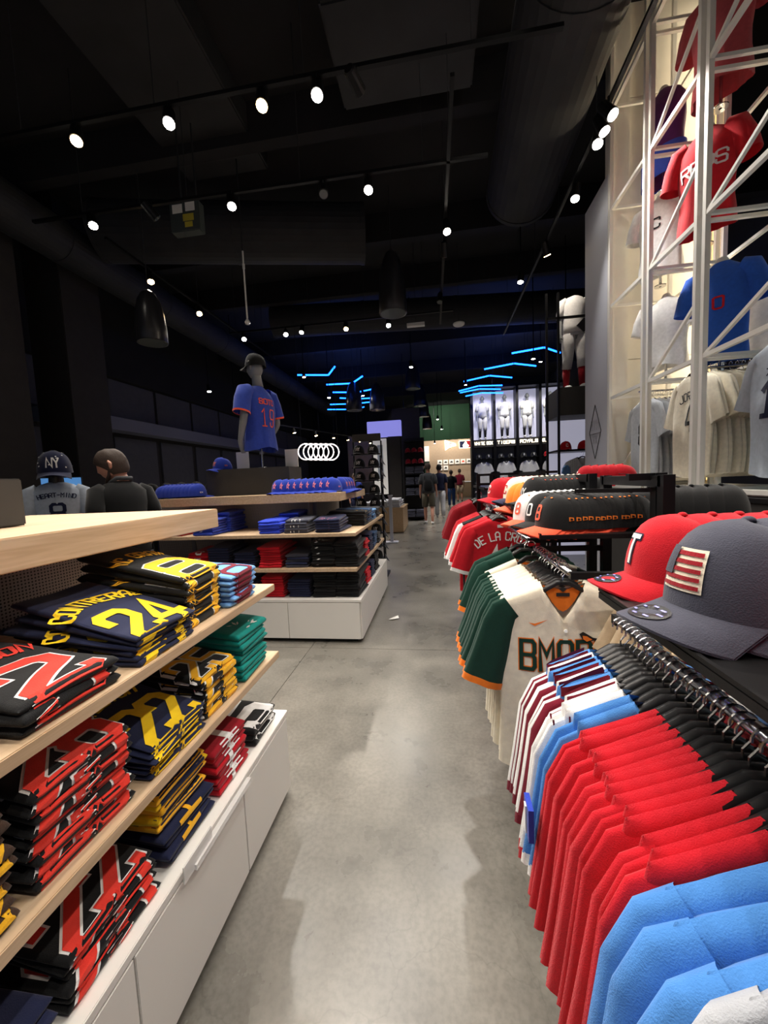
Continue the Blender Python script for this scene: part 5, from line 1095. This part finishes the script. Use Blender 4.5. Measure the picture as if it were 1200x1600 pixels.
# far cap wall: emblem signs, framed cap pictures
sg = empty('pennant_sign', (1.02, 28.9, 3.72), 0, 'cream flag shaped sign on the beige far wall', 'sign')
MB().add([(-.42, 0, .42), (-.38, 0, -.38), (-.1, 0, -.2), (.42, 0, -.08), (.38, 0, .1), (0, 0, .22), (-.42, .06, .42), (-.38, .06, -.38), (-.1, .06, -.2), (.42, .06, -.08), (.38, .06, .1), (0, .06, .22)], [(0, 1, 2, 3, 4, 5), (11, 10, 9, 8, 7, 6)]+[(i, (i+1) % 6, (i+1) % 6+6, i+6) for i in range(6)]).build('plate', 'letters', sg)
mb = MB(); strips(mb, 'NE', -.3, -.12, .26, .18, .08, .05, lambda a, b, o: (a, -.01-o, b), .2); mb.build('letters', 'charcoal', sg)
sg = empty('league_sign', (2.1, 28.9, 3.72), 0, 'white, black and red rectangular batter emblem sign on far wall', 'sign')
MB().box(-.46, .46, 0, .06, -.28, .28).build('plate', 'letters', sg, bev=.02); MB().box(-.42, -.02, -.012, 0, -.24, .24).build('left_field', 'navy', sg); MB().box(.02, .42, -.012, 0, -.24, .24).build('right_field', 'darkred', sg)
MB().add([(-.16, -.02, -.24), (.16, -.02, -.24), (.26, -.02, -.1), (.12, -.02, .02), (.1, -.02, .14), (.02, -.02, .2), (-.06, -.02, .12), (-.12, -.02, .02), (-.2, -.02, -.06)], [tuple(range(9))]).build('batter_figure', 'letters', sg)
pc = []
for r in range(2):
    for i in range(7):
        if r and 2 <= i < 6: continue
        t = empty('framed_cap', (.22+i*.42, 28.9, 2.05-.42*r+.45), 0, 'small white square with a cap picture, %s from left in %s row' % (nth(i), 'upper' if not r else 'lower'), 'cap picture', 'cap pictures on the far wall')
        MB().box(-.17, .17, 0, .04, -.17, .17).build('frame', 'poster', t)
        MB().add([(-.1, -.01, -.06), (.1, -.01, -.06), (.1, -.01, .0), (.04, -.01, .06), (-.03, -.01, .06), (-.08, -.01, .0)], [tuple(range(6))]).build('cap_picture', 'charcoal' if i != 4 else 'coral', t)
ctr = empty('far_counter', (1.3, 27.3, 0), 0, 'pale wooden counter at the far end of the aisle', 'counter')
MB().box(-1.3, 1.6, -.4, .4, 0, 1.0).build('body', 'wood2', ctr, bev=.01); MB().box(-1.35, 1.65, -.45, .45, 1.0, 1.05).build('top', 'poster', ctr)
tag(MB().box(.1, 1.1, 24.5, 25.2, 0, 1.05).build('wooden_stand', 'wood2', bev=.01), 'boxy wooden stand before the far counter', 'stand')

# ------------------------------------------------------------------ left and middle background fixtures
def cap_tower(x, y, lb, cols=2, rows=9, z0=.25, dz=.185, rz=0, pr=None, w_=.4):
    t = empty('cap_tower', (x, y, 0), rz, lb, 'cap rack'); H_ = z0+rows*dz
    for sx in (-w_/2, w_/2): MB().bar((sx, .12, 0), (sx, .12, H_), .02).build('post', 'black_metal', t)
    for r in range(rows): MB().box(-w_/2, w_/2, -.05, .12, z0+r*dz-.012, z0+r*dz).build('shelf', 'black_metal', t)
    MB().box(-w_/2, w_/2, .06, .12, H_, H_+.1).build('header', 'dark_box', t); MB().box(-w_/2-.05, w_/2+.05, -.1, .2, 0, .03).build('base', 'black_metal', t)
    for r in range(rows):
        for c in range(cols):
            px = (c-(cols-1)/2)*w_/cols; X = x+px*math.cos(rz); Y = y+px*math.sin(rz)
            pr.place((X, Y, z0+r*dz+.008), (0, 0, rz), 'black cap with white mark on the tower, %s row from the bottom, %s' % (nth(r) if r else 'first', 'left' if c == 0 else 'right'), 'black caps on the cap tower', scale=.95)
cap_tower(-.98, 5.35, 'black tower rack of black caps behind the second unit', pr=P(cap('black', 'black', ('NY', 'white', None, .04), None)))
t = empty('side_stand', (-.78, 5.35, 0), 0, 'black zigzag bracket stand at the right side of the cap tower', 'stand')
MB().bar((0, 0, 0), (0, 0, 1.7), .02).build('post', 'black_metal', t)
for k in range(9): MB().add([(0, -.01, .25+k*.17), (.07, -.01, .2+k*.17), (0, -.01, .33+k*.17), (0, .01, .25+k*.17), (.07, .01, .2+k*.17), (0, .01, .33+k*.17)], [(0, 1, 2), (5, 4, 3), (0, 3, 4, 1), (1, 4, 5, 2), (2, 5, 3, 0)]).build('bracket', 'stone', t)
t = empty('queue_post', (-1.02, 8.2, 0), 0, 'slim grey metal post on a flat foot in the aisle', 'post')
MB().box(-.035, .035, -.02, .02, .02, 1.0).build('post', 'bluegreywall', t, bev=.004); MB().box(-.14, .14, -.12, .12, 0, .02).build('foot', 'bluegreywall', t, bev=.003); MB().box(-.05, .05, -.03, .03, 1.0, 1.03).build('cap_plate', 'bluegreywall', t)
tbx = empty('wood_bin_table', (-1.35, 10.4, 0), 0, 'pale wooden box table piled with grey folded tees', 'table')
MB().box(-.6, .46, -.75, .75, 0.02, .62).build('body', 'wood2', tbx, bev=.005); MB().box(-.62, .48, -.77, .77, .62, .65).build('top', 'wood2', tbx, bev=.003)
pgt = P(folded_shirt('palegrey', W=.26, seed=90, t=.03)); pgt2 = P(folded_shirt('grey', W=.26, seed=91, t=.03))
for i, (x, y) in enumerate(((-1.75, 9.68), (-1.42, 9.68), (-1.1, 9.68), (-1.75, 10.15), (-1.42, 10.15), (-1.1, 10.15), (-1.1, 10.6))):
    stack([pgt, pgt2] if i % 2 else [pgt2, pgt], (x, y, .65), 5+i % 3, 0, 'grey pile on the wooden table, %s place from front left' % nth(i), 'grey tees on the wooden box table', t=.03, tilt=.01)
mt = empty('mirror_stand', (-1.55, 12.5, 0), 0, 'tall fixture with lavender lit header and bright mannequin picture', 'display stand')
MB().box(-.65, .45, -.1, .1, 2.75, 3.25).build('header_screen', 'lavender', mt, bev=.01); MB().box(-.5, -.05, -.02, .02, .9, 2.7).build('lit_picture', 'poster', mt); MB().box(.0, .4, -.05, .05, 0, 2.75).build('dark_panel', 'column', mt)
for x in (-.52, .42): MB().bar((x, 0, 0), (x, 0, 2.75), .05).build('post', 'black_metal', mt)
MB().box(-.36, -.18, -.03, -.02, 1.4, 2.5).build('figure_picture', 'bluegrey', mt)
# red and navy shelves left of the aisle
rsf = empty('cube_shelf', (-.72, 12.6, 0), 0, 'dark shelf fixture with red caps above blue grey stacks', 'shelf')
for z in (.1, .8, 1.15, 1.5, 1.85, 2.2, 2.55): MB().box(-.32, .3, -.2, .2, z, z+.02).build('shelf', 'black_metal', rsf)
MB().box(-.34, .32, .2, .24, 0, 2.7).build('back_panel', 'toe', rsf)
c_r2 = P(cap('darkred', 'darkred'))
for r, z in enumerate((1.87, 2.22)):
    for i in range(3): c_r2.place((-.92+i*.2, 12.5, z), (0, 0, .2), 'red cap on the dark aisle shelf, %s row, %s from left' % (['lower', 'upper'][r], nth(i)), 'red caps on the aisle shelf', scale=1.1)
pn2 = P(folded_shirt('slate', W=.28, seed=92, t=.05))
for r, z in enumerate((.12, .82, 1.17, 1.52)):
    for i in range(2): stack([pn2], (-.88+i*.3, 12.42, z), 5, 0, 'blue grey pile on aisle shelf, %s shelf up, %s' % (nth(r), ['left', 'right'][i]), 'blue grey piles on the aisle shelf', t=.05, tilt=0)
tag(MB().box(-1.1, -.7, 12.9, 13.5, 0, 2.6).box(-1.5, -.55, 13.5, 13.6, 0, 3.8).build('dark_partition', 'column'), 'tall dark partition panel behind the aisle shelf', 'partition')
# dark merchandise bays at left behind the figures
def bay(x, y, rz, lb, w_=1.6, h_=1.25):
    t = empty('merch_rack', (x, y, 0), rz, lb, 'clothes rack')
    for sx in (-w_/2, w_/2): MB().bar((sx, 0, 0), (sx, 0, h_), .03).build('post', 'black_metal', t)
    MB().bar((-w_/2, 0, h_), (w_/2, 0, h_), .025).build('rail', 'chrome', t); MB().bar((-w_/2, 0, .1), (w_/2, 0, .1), .04).build('base', 'black_metal', t); MB().box(-w_/2, w_/2, -.2, .2, h_+.04, h_+.06).build('tray', 'black_metal', t)
    return t
bay(-3.6, 4.9, 0, 'dark rack behind the man in black with dark caps on its tray'); bay(-3.2, 6.6, 0, 'dark rack farther back left of the mannequin', 2.0, 1.3)
pdj = P(garment('sweatshirt', 'charcoal', 'charcoal', 95, L=.7, cat='sweatshirt')[0]); pnj = P(garment('sweatshirt', 'navy', 'navy', 96, L=.7, cat='sweatshirt')[0])
for k in range(16): (pdj if k % 3 else pnj).place((-4.3+k*.09, 4.9, 1.22), (0, 0, PI/2), 'dark sweatshirt on the rack behind the man, %s from left' % nth(k), 'dark sweatshirts at left')
for k in range(16): (pdj if k % 2 else pnj).place((-4.1+k*.11, 6.6, 1.27), (0, 0, PI/2), 'dark sweatshirt on the farther left rack, %s from left' % nth(k), 'dark sweatshirts farther left')
cap_row(c_bk, -4.1, 4.8, 1.32, 6, .22, 0, .3, 'black cap on the tray behind the man, %s from the left', 'black caps behind the man')
c_br = P(cap('tan', 'tan', ('NY', 'white', None, .035), None)); c_br.place((-1.05, 4.32, 1.275), (0, 0, .5), 'tan cap with white mark at far end of the second unit', None)
bay(-1.9, 5.4, 0, 'chrome railed rack right behind the second unit', 1.0, 1.12)
for k in range(10): (pdj if k % 2 else pnj).place((-2.3+k*.09, 5.4, 1.09), (0, 0, PI/2), 'dark sweatshirt behind the second unit, %s from left' % nth(k), 'dark sweatshirts behind second unit')
# blue lit screen behind the figures
scn = empty('wall_screen', (-4.75, 4.3, 1.42), .6, 'small blue screen at the far left behind the grey jersey figure', 'screen')
MB().box(-.2, .2, 0, .03, -.14, .14).build('panel', 'screen', scn); MB().box(-.21, .21, .03, .06, -.15, .15).build('back', 'black_plastic', scn); MB().bar((0, .05, -1.55), (0, .05, 0), .04).build('stand', 'black_metal', scn)
# shops at far left: pinkish lit counters and beige wall
tag(MB().box(-4.4, -2.6, 17, 17.4, 0, 1.3).build('far_counter', 'column', bev=.01), 'low dark counter in the far left of the store', 'counter')
tag(MB().box(-4.4, -2.7, 19.0, 19.1, 1.0, 3.6).build('far_wall_panel', 'beige'), 'beige lit wall panel in the far left distance', 'wall panel')
# paper scrap on the floor
tag(MB().add([(-.03, -.05, .001), (.02, -.045, .012), (.035, .03, .004), (.0, .06, .016), (-.03, .02, .003)], [(0, 1, 2, 3, 4)]).build('paper_scrap', 'paper', loc=(-.46, 3.62, .003), rz=-.6), 'small white scrap of paper on the floor by the second unit', 'paper')

for x in (-.8, .4, 1.6): spot_light((x, 23.5, 5.6), (x, 26, 4.6), 130, NEUT, 100)  # bare spots added to brighten the green fascia
for x in (-.4, 1.0, 2.4): spot_light((x, 27.2, 4.3), (x, 29, 2.8), 170, WARM, 110)  # more added spots, washing the beige cap wall
import collections
_c = collections.Counter(o.get('label') for o in C.objects if o.get('category'))
for o in C.objects:
    if o.get('category') and (not o.get('label') or len(o['label'].split()) > 16): print('LONG', len((o.get('label') or '').split()), o.name, o.get('label'))
for k_, n_ in _c.items():
    if n_ > 1: print('DUPE', n_, k_)
